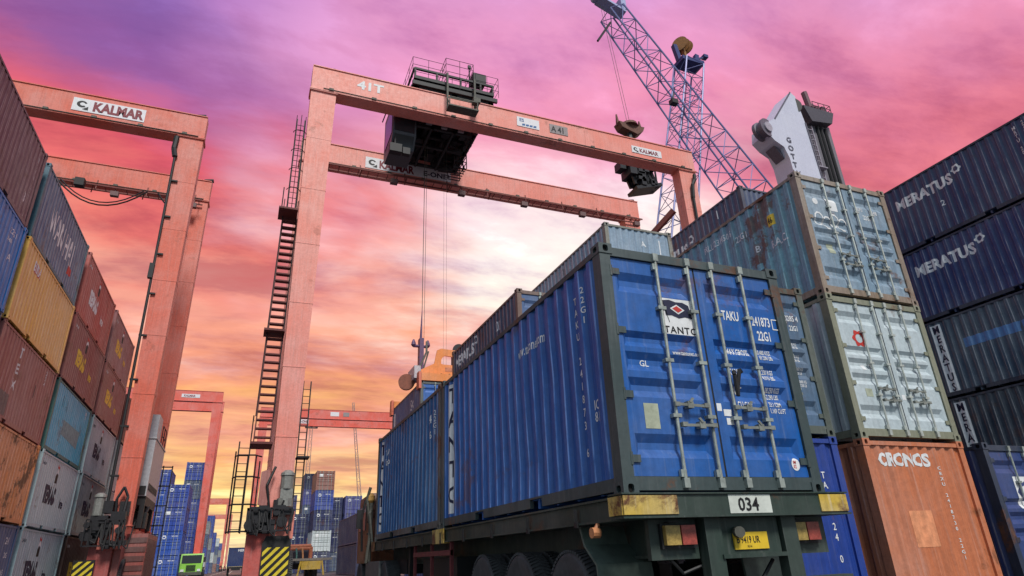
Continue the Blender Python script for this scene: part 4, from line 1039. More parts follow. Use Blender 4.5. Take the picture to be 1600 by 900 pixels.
m = MB(); m.box(6.35, 7.15, 21.95, 22.6, 26.45, 27.05); m.tube((6.2, 22.2, 25.6), (6.2, 22.2, 27.6), .04, 5); m.box(6.12, 6.3, 22.15, 22.25, 27.5, 27.7); TB(m, 'control_box', DARK)
m = railing([(x0 - .1, 29.4, 25.6), (x0 - .1, 21.95, 25.6), (4.6, 21.95, 25.6)], 1.5, .9, .014, (.33, .66, 1)); TB(m, 'railing', DARK)
m = railing([(4.7, 21.9, 25.45), (6.35, 21.9, 25.45), (6.35, 23.4, 25.45), (4.7, 23.4, 25.45), (4.7, 21.9, 25.45)], 2.1, .8, .016, (.3, .55, .8, 1)); TB(m, 'railing', DARK)
m = railing([(6.5, 21.95, 25.6), (x1 + .3, 21.95, 25.6), (x1 + .3, 29.4, 25.6)], 1.4, .9, .014, (.33, .66, 1)); TB(m, 'railing', DARK)
m = MB()                                                     # hanging access platform in front of the girder
for x in (4.7, 6.3): m.box(x - .05, x + .05, 21.55, 21.65, 23.65, 26.2); m.beam((x, 21.6, 25.5), (x, 22.2, 25.5), .08, .1)
m.box(4.65, 6.35, 21.1, 21.7, 23.60, 23.68)
for x in (4.7, 6.3): m.beam((x, 21.12, 23.65), (x, 21.62, 24.5), .05, .05)
m.beam((4.7, 21.6, 24.5), (6.3, 21.6, 24.5), .05, .05); m.beam((4.7, 21.15, 24.2), (6.3, 21.15, 24.2), .05, .05); m.beam((4.7, 21.15, 23.66), (4.7, 21.15, 24.2), .05, .05); m.beam((6.3, 21.15, 23.66), (6.3, 21.15, 24.2), .05, .05)
m.box(6.1, 6.5, 21.2, 21.6, 24.3, 24.6)
TB(m, 'access_platform', GRIME)
m = MB()                                                     # under-frame between the girders
for y in (23.6, 25.4, 27.4):
    m.box(2.7, 7.4, y, y + .22, 24.5, 24.9); m.box(3.4, 6.9, y, y + .18, 23.75, 23.9)
    for x in (3.2, 4.4, 5.7, 6.9): m.box(x - .1, x + .1, y, y + .2, 23.75, 25.2)
    m.beam((3.3, y + .1, 23.8), (4.4, y + .1, 24.6), .1, .1); m.beam((6.9, y + .1, 23.8), (5.7, y + .1, 24.6), .1, .1)
for x in (3.0, 4.2, 5.5, 6.8): m.box(x, x + .2, 23.4, 28.2, 24.4, 24.7); m.box(x + .1, x + .22, 23.6, 27.6, 23.7, 23.85)
TB(m, 'under_frame', DARK)
m = MB()
rn = random.Random(3)
for k in range(15):
    x, y, z = rn.uniform(3.4, 6.8), rn.uniform(23.5, 27.8), rn.uniform(24.0, 25.1); a, b, c = rn.uniform(.12, .4), rn.uniform(.1, .5), rn.uniform(.1, .35); m.box(x - a, x + a, y - b, y + b, z - c, z + c)
TB(m, 'machinery', MACH)
m = MB()
for k, (x, z) in enumerate(((4.5, 24.1), (5.1, 24.3), (5.6, 24.4), (4.0, 23.9), (4.9, 23.8), (6.2, 24.0), (5.9, 23.8), (6.4, 24.3))): m.box(x, x + .34, 23.42, 23.56, z, z + .16)
TB(m, 'cover_plate', plain('pale_plate', (150, 146, 150), .5))
cabm = plain('cab_grey', (72, 76, 82), .45)
m = MB(); m.prism([(23.1, 25.0), (23.1, 22.6), (23.6, 21.9), (25.3, 21.9), (25.6, 22.4), (25.6, 25.0)], 'x', 2.05, 3.35); c = TB(m, 'operator_cab', cabm)
m = MB(); m.box(2.15, 3.25, 23.07, 23.1, 22.75, 24.5); TB(m, 'window', GLASS); m = MB(); m.box(2.02, 2.05, 23.3, 25.2, 22.7, 24.5); TB(m, 'window', GLASS)
m = MB(); m.add([(2.15, 23.12, 22.55), (3.25, 23.12, 22.55), (3.25, 23.57, 21.92), (2.15, 23.57, 21.92)], [(0, 1, 2, 3)]); TB(m, 'window', GLASS)
m = MB(); m.box(2.75, 3.05, 23.02, 23.07, 23.75, 24.25); TB(m, 'poster', plain('pale_plate', (150, 146, 150), .5))
m = MB(); m.box(1.9, 2.55, 22.9, 23.3, 21.25, 21.75); m.box(2.6, 3.0, 22.9, 23.2, 21.2, 21.6); m.tube((2.2, 23.1, 21.7), (2.2, 23.1, 22.2), .06, 6); TB(m, 'floodlight', DARK)
m = MB(); m.beam((1.95, 23.2, 25.0), (1.45, 23.0, 23.0), .05, .05); TB(m, 'antenna', DARK)
m = railing([(6.5, 26.2, 23.3), (7.3, 26.2, 23.3), (7.3, 27.6, 23.3), (6.5, 27.6, 23.3)], 1.5, .8, .03, (.3, .6, 1)); [m.box(6.5, 7.3, 26.2 + k * .28, 26.26 + k * .28, 23.26, 23.3) for k in range(6)]; TB(m, 'side_platform', DARK)
m = MB(); m.beam((6.6, 26.3, 24.9), (7.2, 26.3, 23.3), .07, .07); m.beam((6.7, 26.3, 24.9), (6.7, 26.3, 23.3), .07, .07); TB(m, 'hanger', DARK)

# ---- spreader and the container it holds
sp = thing('container_spreader', 'orange container spreader with headblock hanging on ropes below the trolley', 'spreader', (4.9, 25.4, 8.62))
spo = Vector((4.9, 25.4, 8.62)); ORG = paint((236, 140, 66), .4, .2)
def PB(m, name, mat=ORG, par=None):
    m.v = [(a - spo.x, b - spo.y, c - spo.z) for a, b, c in m.v]; return m.build(name, mat, par or sp)
m = MB()
for x in (4.45, 5.35): m.box(x - .15, x + .15, 22.5, 28.3, 8.62, 8.95)
PB(m, 'telescopic_beam')
for y in (22.45, 28.35):
    m = MB(); m.box(3.7, 6.1, y - .15, y + .15, 8.6, 8.95)
    PB(m, 'end_beam')
m = MB()                                                      # upright headblock plate with its hand hole
for y in (22.75,):
    ol = [(3.75, 8.75), (6.15, 8.85), (6.15, 9.6), (6.15, 10.24), (4.75, 10.32), (4.55, 10.22), (4.42, 9.56), (3.78, 9.22)]
    hole = [(4.85, 9.54), (5.88, 9.53), (5.88, 9.70), (5.72, 9.92), (4.95, 9.98), (4.82, 9.90), (4.76, 9.76), (4.75, 9.57)]
    n = 8
    for yy in (y, y + .08): m.add([(p[0], yy, p[1]) for p in ol + hole], [(i, (i + 1) % n, n + (i + 1) % n, n + i) for i in range(n)])
    for pl in (ol, hole): m.add([(p[0], y, p[1]) for p in pl] + [(p[0], y + .08, p[1]) for p in pl], [(i, (i + 1) % n, n + (i + 1) % n, n + i) for i in range(n)])
m.box(3.8, 6.1, 22.83, 24.0, 8.9, 9.0); m.box(3.9, 6.1, 24.0, 24.08, 8.9, 9.35); m.box(3.95, 4.05, 22.83, 24.0, 9.0, 9.3); m.box(6.05, 6.12, 22.83, 24.0, 9.0, 9.6)
hb = PB(m, 'headblock')
m = MB(); m.box(5.35, 5.52, 22.9, 23.1, 9.45, 10.1)
for x in (4.15, 4.75, 5.15): m.tube((x, 22.74, 9.0 + (x - 4) * .02), (x, 22.70, 9.0 + (x - 4) * .02), .07, 10)
m.tube((5.75, 22.74, 9.05), (5.75, 22.69, 9.05), .1, 10)
PB(m, 'bolt', DARK, None)
quad(sp, (4.95 - spo.x, 22.74 - spo.y, 9.2 - spo.z), .75, .2, plain('faded_plate', (196, 128, 96), .6), 'maker_plate')
m = MB(); m.lathe((3.3, 23.6, 8.8), (.3, 1, 0), [(-.1, .30), (-.1, .38), (-.04, .34), (.04, .34), (.1, .38), (.1, .30)], 20); PB(m, 'cable_reel', plain('reel_brown', (140, 84, 66), .7))
m = MB(); m.lathe((6.15, 24.4, 10.85), (0.2, 1, 0), [(-.08, .26), (-.08, .32), (.08, .32), (.08, .26)], 20); PB(m, 'cable_reel', MACH)
m = MB(); m.box(3.5, 3.8, 22.9, 24.2, 8.85, 9.45); PB(m, 'junction_box', plain('pale_box', (196, 190, 196), .5))
for x, y in ((3.62, 22.45), (3.62, 28.4), (6.18, 28.4)):
    m = MB(); m.prism([(y - .25, 8.2), (y + .25, 8.2), (y + .18, 9.0), (y - .18, 9.0)], 'x', x - .06, x + .06); PB(m, 'corner_guide', paint((206, 92, 56), .4, .2))
m = MB(); m.path([(3.7, 23, 9.2), (4.2, 23.4, 10.3), (4.25, 23.6, 10.9)], .05); m.path([(3.9, 23.2, 9.0), (4.35, 23.6, 10.4)], .04); PB(m, 'hose', GRIME)
m = MB(); m.box(4.28, 4.5, 25.1, 25.5, 8.95, 11.6); m.tube((4.0, 25.3, 11.2), (4.75, 25.3, 11.2), .08, 6)
for x in (4.0, 4.75): m.lathe((x, 25.3, 11.15), (0, 0, 1), [(0, .05), (.1, .13), (.25, .1), (.4, .04)], 10)
m.tube((4.38, 25.3, 11.6), (4.42, 25.3, 13.2), .07, 6, .02); [m.beam((4.25 + .28 * (k % 2), 25.3, 9.4 + k * .3), (4.53 - .28 * (k % 2), 25.3, 9.7 + k * .3), .04, .04) for k in range(7)]; PB(m, 'sheave_block', plain('violet_steel', (104, 76, 110), .5))
m = MB()
for x, y, r in ((4.42, 25.3, .018), (4.52, 25.2, .012), (5.75, 25.3, .006), (5.85, 26.2, .006)): m.tube((x, y, 9.0 if x > 5 else 11.5), (x, y, 24.4), r, 5)
PB(m, 'hoist_rope', GRIME)
hc = container('blue container held by the orange spreader under the main crane', 3.68, 22.35, 8.60 - HH - .01, (58, 98, 150), detail=2, door_rgb=(30, 98, 180), wear=.6, frame_rgb=(84, 92, 92))
letter(hc, 'L', 'SX', 2.0, 1.6, .5, WHITE, .6); patch(hc, 'L', rect(.3, 1.2), 5.7, 1.0, WHITE, 'lettering_band')

# ---- left crane
LXL, LXR, LYF, LYR = -31.4, -7.62, 28.3, 35.4
lc, LBd = gantry('salmon red gantry crane at the left with grey cabinet and white sign on its girder', LXL, LXR, LYF, LYR, (216, 104, 82))
lo_ = Vector(((LXL + LXR) / 2, (LYF + LYR) / 2, 0))
q = board(lc, lo_, -14.1, LYF, 23.78, 3.42, .82, ''); flat_text(q, 'KALMAR', (-13.15 - lo_.x, LYF - .036 - lo_.y, 23.92), .56, plain('maroon_print', (126, 40, 52), .6, 0, .2, 0), .76, .05); kmark(q, lo_, -14.02, LYF, 23.83, .72)
m = MB(); m.path([(-8.95, LYF - .08, 23.2), (-8.98, LYF - .1, 22.4), (-8.86, LYF - .1, 21.9)], .14, 7); m.tube((-8.86, LYF - .1, 21.9), (-8.72, LYF - .02, 3.4), .065, 7); m.box(-8.98, -8.76, LYF - .2, LYF + .05, 14.6, 15.4)
for k in range(8): z = 5 + k * 2.2; m.box(-8.85, -8.5, LYF - .10, LYF + .02, z - .04, z + .04)
LBd(m, 'cable_hose', DARK)
m = MB()                                                       # hanging festoon cable under the rear girder
def sag(a, b, d, n=10): return [tuple(Vector(a).lerp(Vector(b), k / n) - Vector((0, 0, d * 4 * (k / n) * (1 - k / n)))) for k in range(n + 1)]
m.path(sag((-15.8, 34.4, 22.9), (-11.0, 34.4, 22.9), 1.4), .05, 5); m.path(sag((-15.6, 34.4, 22.9), (-11.2, 34.4, 22.9), 1.2), .04, 5); m.path(sag((-10.4, 34.4, 22.9), (-8.4, 34.4, 22.0), .6), .05, 5)
for x in (-14.6, -9.6): m.box(x - .25, x + .25, 34.2, 34.6, 22.6, 23.1)
LBd(m, 'festoon_cable', DARK)
cabg = plain('cabinet_grey', (176, 180, 186), .5, .05, .25)
m = MB(); m.box(-8.3, -7.5, 29.9, 34.2, 4.3, 6.95); m.box(-8.34, -7.46, 29.85, 34.25, 6.95, 7.02); LBd(m, 'power_cabinet', cabg)
m = MB(); m.box(-8.25, -7.55, 29.86, 29.9, 4.35, 4.75)
for k in range(7): m.box(-7.5, -7.47, 30.2 + k * .5, 30.5 + k * .5, 4.6, 4.9)
LBd(m, 'vent', DARK)
m = MB(); m.box(-8.2, -7.6, 30.8, 32.2, 7.02, 8.3); LBd(m, 'exhaust_box', cabg); m = railing([(-7.55, 32.4, 7.02), (-7.55, 34.1, 7.02)], 1.0); LBd(m, 'railing', DARK)
m = MB(); m.box(-8.3, -7.5, 30.0, 34.0, 3.9, 4.3)
for x, y in ((-8.1, 30.1), (-7.6, 30.1), (-7.6, 33.5)): m.box(x - .1, x + .1, y - .1, y + .1, 2.9, 3.9)
for k in range(7): m.beam((-8.1 + k * .09, 30.2, 3.0), (-7.9 + k * .08, 31.2, 3.9), .06, .06)
m.box(-8.0, -7.4, 30.5, 31.2, 2.9, 3.6); LBd(m, 'cabinet_support', DARK)
m = MB(); m.box(-9.2, -7.8, LYF - .8, LYF - .05, 2.35, 2.5); m.box(-9.15, -8.5, LYF - .65, LYF - .05, 2.5, 3.3); m.box(-8.4, -7.85, LYF - .75, LYF - .1, 2.6, 3.45); m.box(-8.75, -8.4, LYF - .6, LYF - .1, 3.4, 3.9); LBd(m, 'drive_unit', MACH)
m = MB(); m.tube((-8.95, LYF - .5, 3.3), (-8.95, LYF - .5, 4.05), .2, 12); m.lathe((-8.95, LYF - .5, 4.05), (0, 0, 1), [(0, .24), (.1, .22), (.18, .1)], 12); LBd(m, 'motor', plain('motor_grey', (140, 142, 138), .5, .2))
m = MB(); m.tube((-8.75, LYF - .62, 2.72), (-8.7, LYF - .95, 2.72), .27, 14); m.box(-8.2, -7.8, LYF - .3, LYF - .16, 3.3, 3.9); m.path([(-8.3, LYF - .3, 3.3), (-8.35, LYF - .35, 4.0), (-8.15, LYF - .3, 4.5), (-7.95, LYF - .3, 4.1), (-8.0, LYF - .4, 3.2)], .06); LBd(m, 'bracket', MACH)
m = MB(); m.box(-8.95, -8.1, LYF - .75, LYF + .8, .3, 2.3); LBd(m, 'wheel_housing', paint((170, 72, 66), .6, .4))
m = MB(); m.box(-7.9, -7.0, LYF + .6, LYF + 4.5, .5, 2.6); m.box(-8.05, -7.8, LYF - .5, LYF + .5, .3, 2.5); LBd(m, 'skirt_panel', paint((150, 74, 66), .6, .4))
m = MB()
for k in range(5): m.box(-7.89, -7.01, LYF + .57, LYF + .6, .7 + k * .38, .92 + k * .38)
for k in range(12): m.box(-7.0, -6.98, LYF + .8 + k * .3, LYF + .95 + k * .3, .7, 2.4)
LBd(m, 'grille', paint((96, 56, 52), .6, .4))
clutter(LBd, -9.15, -7.75, LYF - 1.0, 2.05, 3.1, 9)
m = MB(); m.box(-9.35, -8.6, LYF - 1.0, LYF - .88, .55, 1.55); LBd(m, 'bumper', DARK); hazard(lc, -9.32 - lo_.x, -8.63 - lo_.x, LYF - 1.01 - lo_.y, .58, 1.5)
m = MB(); m.box(-7.0, -6.3, 34.6, 36.4, 1.2, 5.8); m.v = []; m.f = []; m.mi = []
for z in (1.2, 2.2, 3.2, 4.2, 5.2, 6.2): m.box(-8.1, -7.0, 34.6, 34.66, z, z + .06); m.box(-8.1, -8.04, 34.6, 36.4, z, z + .06)
for x in (-8.1, -7.8, -7.5, -7.06): m.box(x, x + .06, 34.6, 34.66, .2, 6.3)
LBd(m, 'stair_cage', DARK)

# ---- distant gantries
far1, _ = gantry('red gantry crane standing over the far left stack beyond the grey cabinet', -31.6, -7.75, 95, 101.5, CR2, detail=1)
for o in [far1]:
    off = Vector(((-31.6 - 7.75) / 2, (95 + 101.5) / 2, 0)); q = board(o, off, -13.2, 95, 23.9, 2.4, .5, ''); flat_text(q, 'KALMAR', (-12.9 - off.x, 95 - .04 - off.y, 24.0), .3, plain('maroon_print', (126, 40, 52), .6, 0, .2, 0), .9, .03)
far2, _ = gantry('red gantry crane crossing behind the main crane leg at mid height', -2.3, 21.6, 104, 110.5, CR2, detail=1)
off = Vector(((-2.3 + 21.6) / 2, 107.25, 0)); q = board(far2, off, 8.7, 104, 23.9, 1.4, .7, ''); q = board(far2, off, 10.8, 104, 23.9, 1.0, .7, '', mat=decal('sign_grey', (150, 140, 140), .3)); q = board(far2, off, 1.6, 110.5, 23.8, 4.2, .7, ''); flat_text(q, 'KALMAR E-ONE', (2.4 - off.x, 110.45 - off.y, 23.95), .4, plain('maroon_print', (126, 40, 52), .6, 0, .2, 0), .8, .03)
gantry('small pale red gantry crane far down the lane, nearer of the two', -31.8, -7.6, 262, 269, (216, 112, 92), detail=1)
gantry('small pale red gantry crane farthest down the lane', -31.8, -7.4, 345, 352, (216, 122, 104), detail=1)

# ---- harbour lattice cranes
LAT = plain('lattice_violet', (118, 126, 178), .45, .1, .2, 0)
def lattice(m, p0, p1, w0, w1, n, r=.09, rb=.05, side=(0, 1, 0)):
    p0, p1 = Vector(p0), Vector(p1); d = (p1 - p0).normalized(); a = Vector(side); a = (a - d * a.dot(d)).normalized(); b = d.cross(a)
    def C(f):
        w = w0 + (w1 - w0) * f; c = p0.lerp(p1, f); return [c + a * (i * w / 2) + b * (j * w / 2) for i, j in ((-1, -1), (1, -1), (1, 1), (-1, 1))]
    prev = C(0)
    for a_, b_ in zip(C(0), C(1)): m[0].tube(a_, b_, r, 6)
    for k in range(n):
        nx = C((k + 1) / n)
        for i in range(4):
            j = (i + 1) % 4
            m[1].tube(nx[i], nx[j], rb, 4, cap=False)
            if k % 2: m[1].tube(prev[i], nx[j], rb, 4, cap=False)
            else: m[1].tube(prev[j], nx[i], rb, 4, cap=False)
        prev = nx
def crawler(par, o, x, y):
    m = MB()
    for s in (-2.6, 2.6): m.box(x - 4 - o.x, x + 4 - o.x, y + s - .6 - o.y, y + s + .6 - o.y, .0, 1.3)
    m.box(x - 2.5 - o.x, x + 3.5 - o.x, y - 1.8 - o.y, y + 1.8 - o.y, 1.3, 4.0); m.build('machine_house', plain('house_blue', (70, 80, 140), .5), par)
# boom leaning left
pA, pT = Vector((61.0, 36.0, 3.5)), Vector((26.9, 36.0, 53.2))
ca = thing('lattice_crane', 'violet lattice boom leaning left across the top of the photo', 'crane', (61.0, 36, 0), 'lattice boom cranes'); oA = Vector((61.0, 36, 0))
m = (MB(), MB()); lattice(m, pA - oA, pT - oA, 4.8, 2.0, 28, .10, .05); m[0].build('boom_chord', LAT, ca); o = m[1].build('boom_bracing', LAT, ca); o['kind'] = 'stuff'
crawler(ca, oA, 62.5, 36)
m = MB(); tA = pT - oA; dA = (pT - pA).normalized(); 
m.beam(tA + Vector((1.4, 0, .1)), tA + Vector((-1.6, 0, 1.3)), 1.3, .25); m.tube(tA + Vector((-1.8, -.5, 1.5)), tA + Vector((-1.8, .5, 1.5)), .35, 12); m.tube(tA + Vector((-.8, -.5, 1.3)), tA + Vector((-.8, .5, 1.3)), .32, 12); m.box(tA.x + .9, tA.x + 1.5, -.6, .6, tA.z + .4, tA.z + 2.0)
m.build('boom_head', plain('boom_head_grey', (156, 164, 200), .5, .2), ca)
m = MB(); m.tube(tA + Vector((-1.0, -.9, -2.6)), tA + Vector((-3.0, -1.2, -6.0)), .12, 5); q = pA.lerp(pT, .80) - oA; m.box(q.x - 2.3, q.x - 1.6, -1.7, -1.1, q.z - 1.8, q.z - 1.3); m.tube(q + Vector((-2, -1.3, -1.4)), q + Vector((-1.2, -1.1, .8)), .07, 5); m.build('boom_lamp', DARK, ca)
# mast leaning right
pB, pU = Vector((26.6, 39.0, 3.0)), Vector((38.8, 39.0, 52.2)); oB = Vector((26.6, 39, 0))
cb = thing('lattice_crane', 'slim violet lattice mast with a yellow head crossing behind the leaning boom', 'crane', (26.6, 39, 0), 'lattice boom cranes')
m = (MB(), MB()); lattice(m, pB - oB, pU - oB, 3.4, 2.3, 22, .10, .045); m[0].build('boom_chord', LAT, cb); o = m[1].build('boom_bracing', LAT, cb); o['kind'] = 'stuff'
crawler(cb, oB, 25.5, 39)
tB = pU - oB
HB = plain('head_blue', (52, 62, 116), .5, .2)
m = MB(); m.box(tB.x - 1.5, tB.x + 1.5, -.9, .9, tB.z, tB.z + .5); m.beam(tB + Vector((-1.3, 0, .4)), tB + Vector((-1.7, 0, 2.6)), .5, .5); m.beam(tB + Vector((1.0, 0, .4)), tB + Vector((1.3, 0, 2.0)), .5, .5); m.beam(tB + Vector((1.2, 0, 1.4)), tB + Vector((2.6, 0, 2.2)), .2, .2); m.box(tB.x + 2.3, tB.x + 2.9, -.3, .3, tB.z + 2.0, tB.z + 2.4)
m.build('mast_head', HB, cb)
m = MB()
for s in (-.4, .1, .6): m.lathe(tB + Vector((-.5 + s, s * .3, 3.0)), (.85, .5, 0), [(-.07, .5), (-.07, .95), (-.03, .82), (.03, .82), (.07, .95), (.07, .5)], 20)
m.beam(tB + Vector((-.3, 0, .8)), tB + Vector((-.5, 0, 3.0)), .3, .4); m.build('sheave', plain('sheave_ochre', (150, 104, 56), .6, .1, .5), cb)
# hook with rotator grab hanging from the leaning boom
hk = thing('grab_spreader', 'dark rotating grab hanging behind the main crane girder on the right', 'grab', (27.1, 36, 31.0)); ho = Vector((27.1, 36, 31.0))
def KB(m, name, mat): m.v = [(a - ho.x, b - ho.y, c - ho.z) for a, b, c in m.v]; return m.build(name, mat, hk)
rb_ = plain('rusty_grab', (110, 74, 62), .7, .1, .5)
m = MB(); m.prism([(25.7, 38.6), (26.0, 38.0), (27.6, 37.5), (28.3, 38.0), (28.5, 38.5), (27.2, 38.5)], 'y', 35.5, 36.5); m.lathe((27.1, 36, 38.5), (0, 0, 1), [(0, .9), (.3, .8), (.55, .3)], 14); m.beam((25.85, 36, 38.4), (25.8, 36, 39.7), .3, .3, .1, .1); m.beam((28.35, 36, 38.4), (28.3, 36, 39.5), .3, .3, .1, .1); KB(m, 'hook_block', rb_)
m = MB(); m.tube((27.05, 36, 35.0), (27.05, 36, 37.8), .3, 8); m.box(25.6, 28.2, 35.4, 36.6, 34.6, 35.2); rn = random.Random(12)
for k in range(7): x = 25.8 + k * .38; m.beam((x, 35.5, 34.8), (x + .9, 35.6, 31.8), .2, .3); m.beam((x, 36.5, 34.8), (x + .9, 36.4, 31.8), .2, .3)
for k in range(14): f = rn.random(); x, z = 25.9 + rn.random() * 2.2 + (1 - f) * .6, 31.9 + f * 2.8; a, c = rn.uniform(.15, .45), rn.uniform(.12, .4); m.box(x - a, x + a, 35.1, 36.7, z - c, z + c)
m.beam((26.5, 36, 31.2), (29.3, 36, 32.1), 1.6, .3); m.beam((25.9, 36, 33.9), (28.6, 36, 33.4), 1.7, .25); m.box(25.2, 25.8, 35.5, 36.5, 33.2, 34.0); m.tube((28.7, 35.2, 32.2), (28.7, 35.2, 33.6), .1, 5); KB(m, 'grab_body', MACH)
m = MB()
for x in (26.95, 27.25): m.tube((x, 36, 38.9), (x - 1.4, 36, 53.8), .025, 4)
KB(m, 'hoist_rope', GRIME)

# ---- white harbour crane tower
gt = thing('harbour_crane', 'white harbour crane tower with sheave head and upright lettering on the right', 'harbour crane', (36.5, 25, 0)); go = Vector((36.5, 25, 0))
GW = paint((196, 198, 216), .25, .05, .4)
def GB(m, name, mat=GW, smooth=False): m.v = [(a - go.x - .4, b - go.y, c - (1.4 if c > 6.5 else 0)) for a, b, c in m.v]; return m.build(name, mat, gt, smooth)
dz = .0
m = MB(); m.prism([(33.7, 6.0), (36.9, 6.0), (35.85, 30.0), (35.7, 33.6), (35.35, 36.2), (34.9, 36.5), (32.4, 33.2), (31.5, 32.6), (31.3, 31.6), (31.9, 31.0), (32.7, 30.6), (33.0, 29.6)], 'y', 23.9, 25.6); GB(m, 'tower')
m = MB()
for z in (12, 16, 20, 24, 27.2): f = (z - 6) / 24; m.box(33.65 - .62 * f, 36.95 - 1.0 * f, 23.88, 23.9, z - .03, z + .03)
m.beam((36.86, 23.86, 6.6), (35.82, 23.86, 30.0), .10, .05, upv=(0, 1, 0)); m.beam((35.82, 23.86, 30.0), (35.68, 23.86, 33.6), .10, .05, upv=(0, 1, 0)); m.beam((34.86, 23.86, 36.46), (32.42, 23.86, 33.2), .10, .05, upv=(0, 1, 0))
m.tube((35.2, 23.85, 27.0), (35.2, 23.92, 27.0), .14, 10); GB(m, 'panel_joint', plain('joint_grey', (96, 94, 108), .6))
m = MB(); m.box(37.3, 39.9, 25.0, 27.2, 7.0, 35.0); GB(m, 'rear_column', plain('column_grey', (120, 116, 124), .5, .1))
m = MB(); m.lathe((31.3, 24.6, 32.1), (-.15, 1, 0), [(-.75, .6), (-.75, .8), (-.55, .8), (-.5, .68), (-.2, .68), (-.15, .8), (.1, .8), (.1, .6)], 24); GB(m, 'sheave', plain('sheave_grey', (110, 104, 116), .5, .2))
m = MB(); m.lathe((31.42, 23.8, 32.1), (-.15, 1, 0), [(-.06, .30), (-.06, .42), (.06, .42), (.06, .30)], 20); GB(m, 'sheave_cap', plain('sheave_pale', (168, 164, 176), .5, .1))
m = MB(); m.lathe((35.35, 24.9, 35.3), (.4, 1, 0), [(-.95, .55), (-.95, .75), (.6, .75), (.6, .55)], 20); GB(m, 'sheave', DARK)
m = MB(); m.prism([(32.1, 30.9), (32.9, 29.9), (33.1, 30.3), (32.5, 30.9)], 'y', 24.3, 25.2); m.v = [(a, b, c - .08) for a, b, c in m.v]; GB(m, 'guide_plate', plain('sheave_grey', (110, 104, 116), .5, .2))
flat_text(gt, 'GOTTWALD', (32.95 - go.x, 23.86 - go.y, 29.75), .48, plain('letter_grey', (82, 82, 96), .6, 0, .1, 0), 1.0, .02, vertical=True, line=1.12)
m = MB(); m.prism([(36.7, 36.1), (40.1, 36.1), (39.6, 34.9), (37.3, 34.6)], 'y', 24.4, 27.6); GB(m, 'machine_platform', plain('platform_grey', (74, 72, 82), .6))
r_ = railing([(38.0, 24.5, 36.1), (40.0, 24.5, 36.1), (40.0, 27.5, 36.1)], .8, .7, .03); GB(r_, 'railing', plain('platform_grey', (74, 72, 82), .6))
m = MB(); rn = random.Random(8)
for k in range(16): x, y, z = rn.uniform(38.3, 39.8), rn.uniform(24.8, 26), rn.uniform(36.3, 36.9); m.box(x - .2, x + .2, y - .2, y + .2, z - .15, z + .2)
m.tube((38.2, 25, 36.6), (38.0, 25, 38.2), .25, 8); GB(m, 'winch', plain('winch_dark_red', (110, 72, 84), .6))
m = MB()
for x in (36.6, 37.5): m.box(x - .05, x + .05, 24.75, 24.85, 8, 34.4)
for k in range(49): z = 9 + k * .52; m.box(36.6, 37.5, 24.76, 24.84, z, z + .06)
for k in range(6): z = 10 + k * 4; m.box(36.5, 37.6, 24.4, 25.0, z, z + .1)
GB(m, 'tower_ladder', plain('ladder_grey', (150, 146, 158), .5))
m = MB()
for x in (38.5, 38.9, 39.4): m.tube((x, 24.9, 8), (x - .2, 24.9, 34.6), .12, 6)
GB(m, 'pipe', DARK)
m = MB(); m.box(32, 41, 20.5, 29.5, 1.2, 6.0); GB(m, 'machine_house', GW); m = MB()
for x in (31, 41): m.box(x - 1.2, x + 1.2, 19, 31, 0, 1.2)
GB(m, 'undercarriage', DARK)

# ================================================================== VEHICLES
stack(6.4, 55, [('dark navy', (36, 44, 84)), ('dark navy', (40, 50, 92))], 'the low dark stack near the front of the trailer', L=12.19)
GRN = paint((34, 54, 46), .5, .35, .5); YEL = paint((198, 166, 56), 1.0, 1.15, .6)
tl = thing('container_trailer', 'dark green container chassis trailer with yellow corner plates and number 034', 'trailer', (1.22, 6, 0)); tlo = Vector((1.22, 6, 0))
def VB(m, name, mat=GRN, par=None, smooth=False):
    m.v = [(a - tlo.x, b - tlo.y, c) for a, b, c in m.v]; return m.build(name, mat, par or tl, smooth)
m = MB()
for x0, x1 in ((-.01, .10), (2.34, 2.45)):
    m.box(x0, x1, .02, 12.3, 1.305, 1.475); m.box(x0 - .03, x1 + .03, .05, 12.3, 1.475, 1.495); m.box(x0 - .03, x1 + .03, .05, 12.3, 1.285, 1.305)
VB(m, 'side_rail')
m = MB()
for x in (.62, 1.82): m.box(x - .09, x + .09, .1, 12.3, .98, 1.47); m.box(x - .14, x + .14, .1, 12.3, .95, .98)
for k in range(13): m.box(.1, 2.34, .4 + k, .52 + k, 1.30, 1.45)
VB(m, 'main_beam')
m = MB(); m.box(-.16, 2.46, -.22, -.02, 1.30, 1.485); m.box(-.18, 2.48, -.24, 0, 1.485, 1.498); m.box(-.18, 2.48, -.24, 0, 1.285, 1.30); VB(m, 'rear_beam')
for x0, x1, y in ((-.165, .40, -.232), (2.10, 2.465, -.232)):
    m = MB(); m.box(x0, x1, y, -.218, 1.315, 1.475); VB(m, 'corner_plate', YEL)
m = MB(); m.box(-.172, -.158, -.21, .02, 1.315, 1.475); VB(m, 'corner_plate', YEL)
for y0, y1 in ((5.72, 6.42), (11.95, 12.32)):
    m = MB(); m.box(-.05, -.036, y0, y1, 1.29, 1.5); m.box(-.05, .10, y0, y1, 1.27, 1.29); VB(m, 'side_plate', YEL)
q = quad(tl, (.98 - tlo.x, -.224 - tlo.y, 1.312), .50, .166, decal('plate_white', (206, 212, 204), .3), 'number_plate'); flat_text(q, '034', (1.08 - tlo.x, -.2275 - tlo.y, 1.335), .115, BLACKP, 1.0, .02)
m = MB()
for x in (.75, 1.66): m.box(x - .02, x + .16, -.14, -.02, .35, 1.29)
m.box(.2, 2.4, -.16, -.04, .60, .74)
VB(m, 'bumper_post')
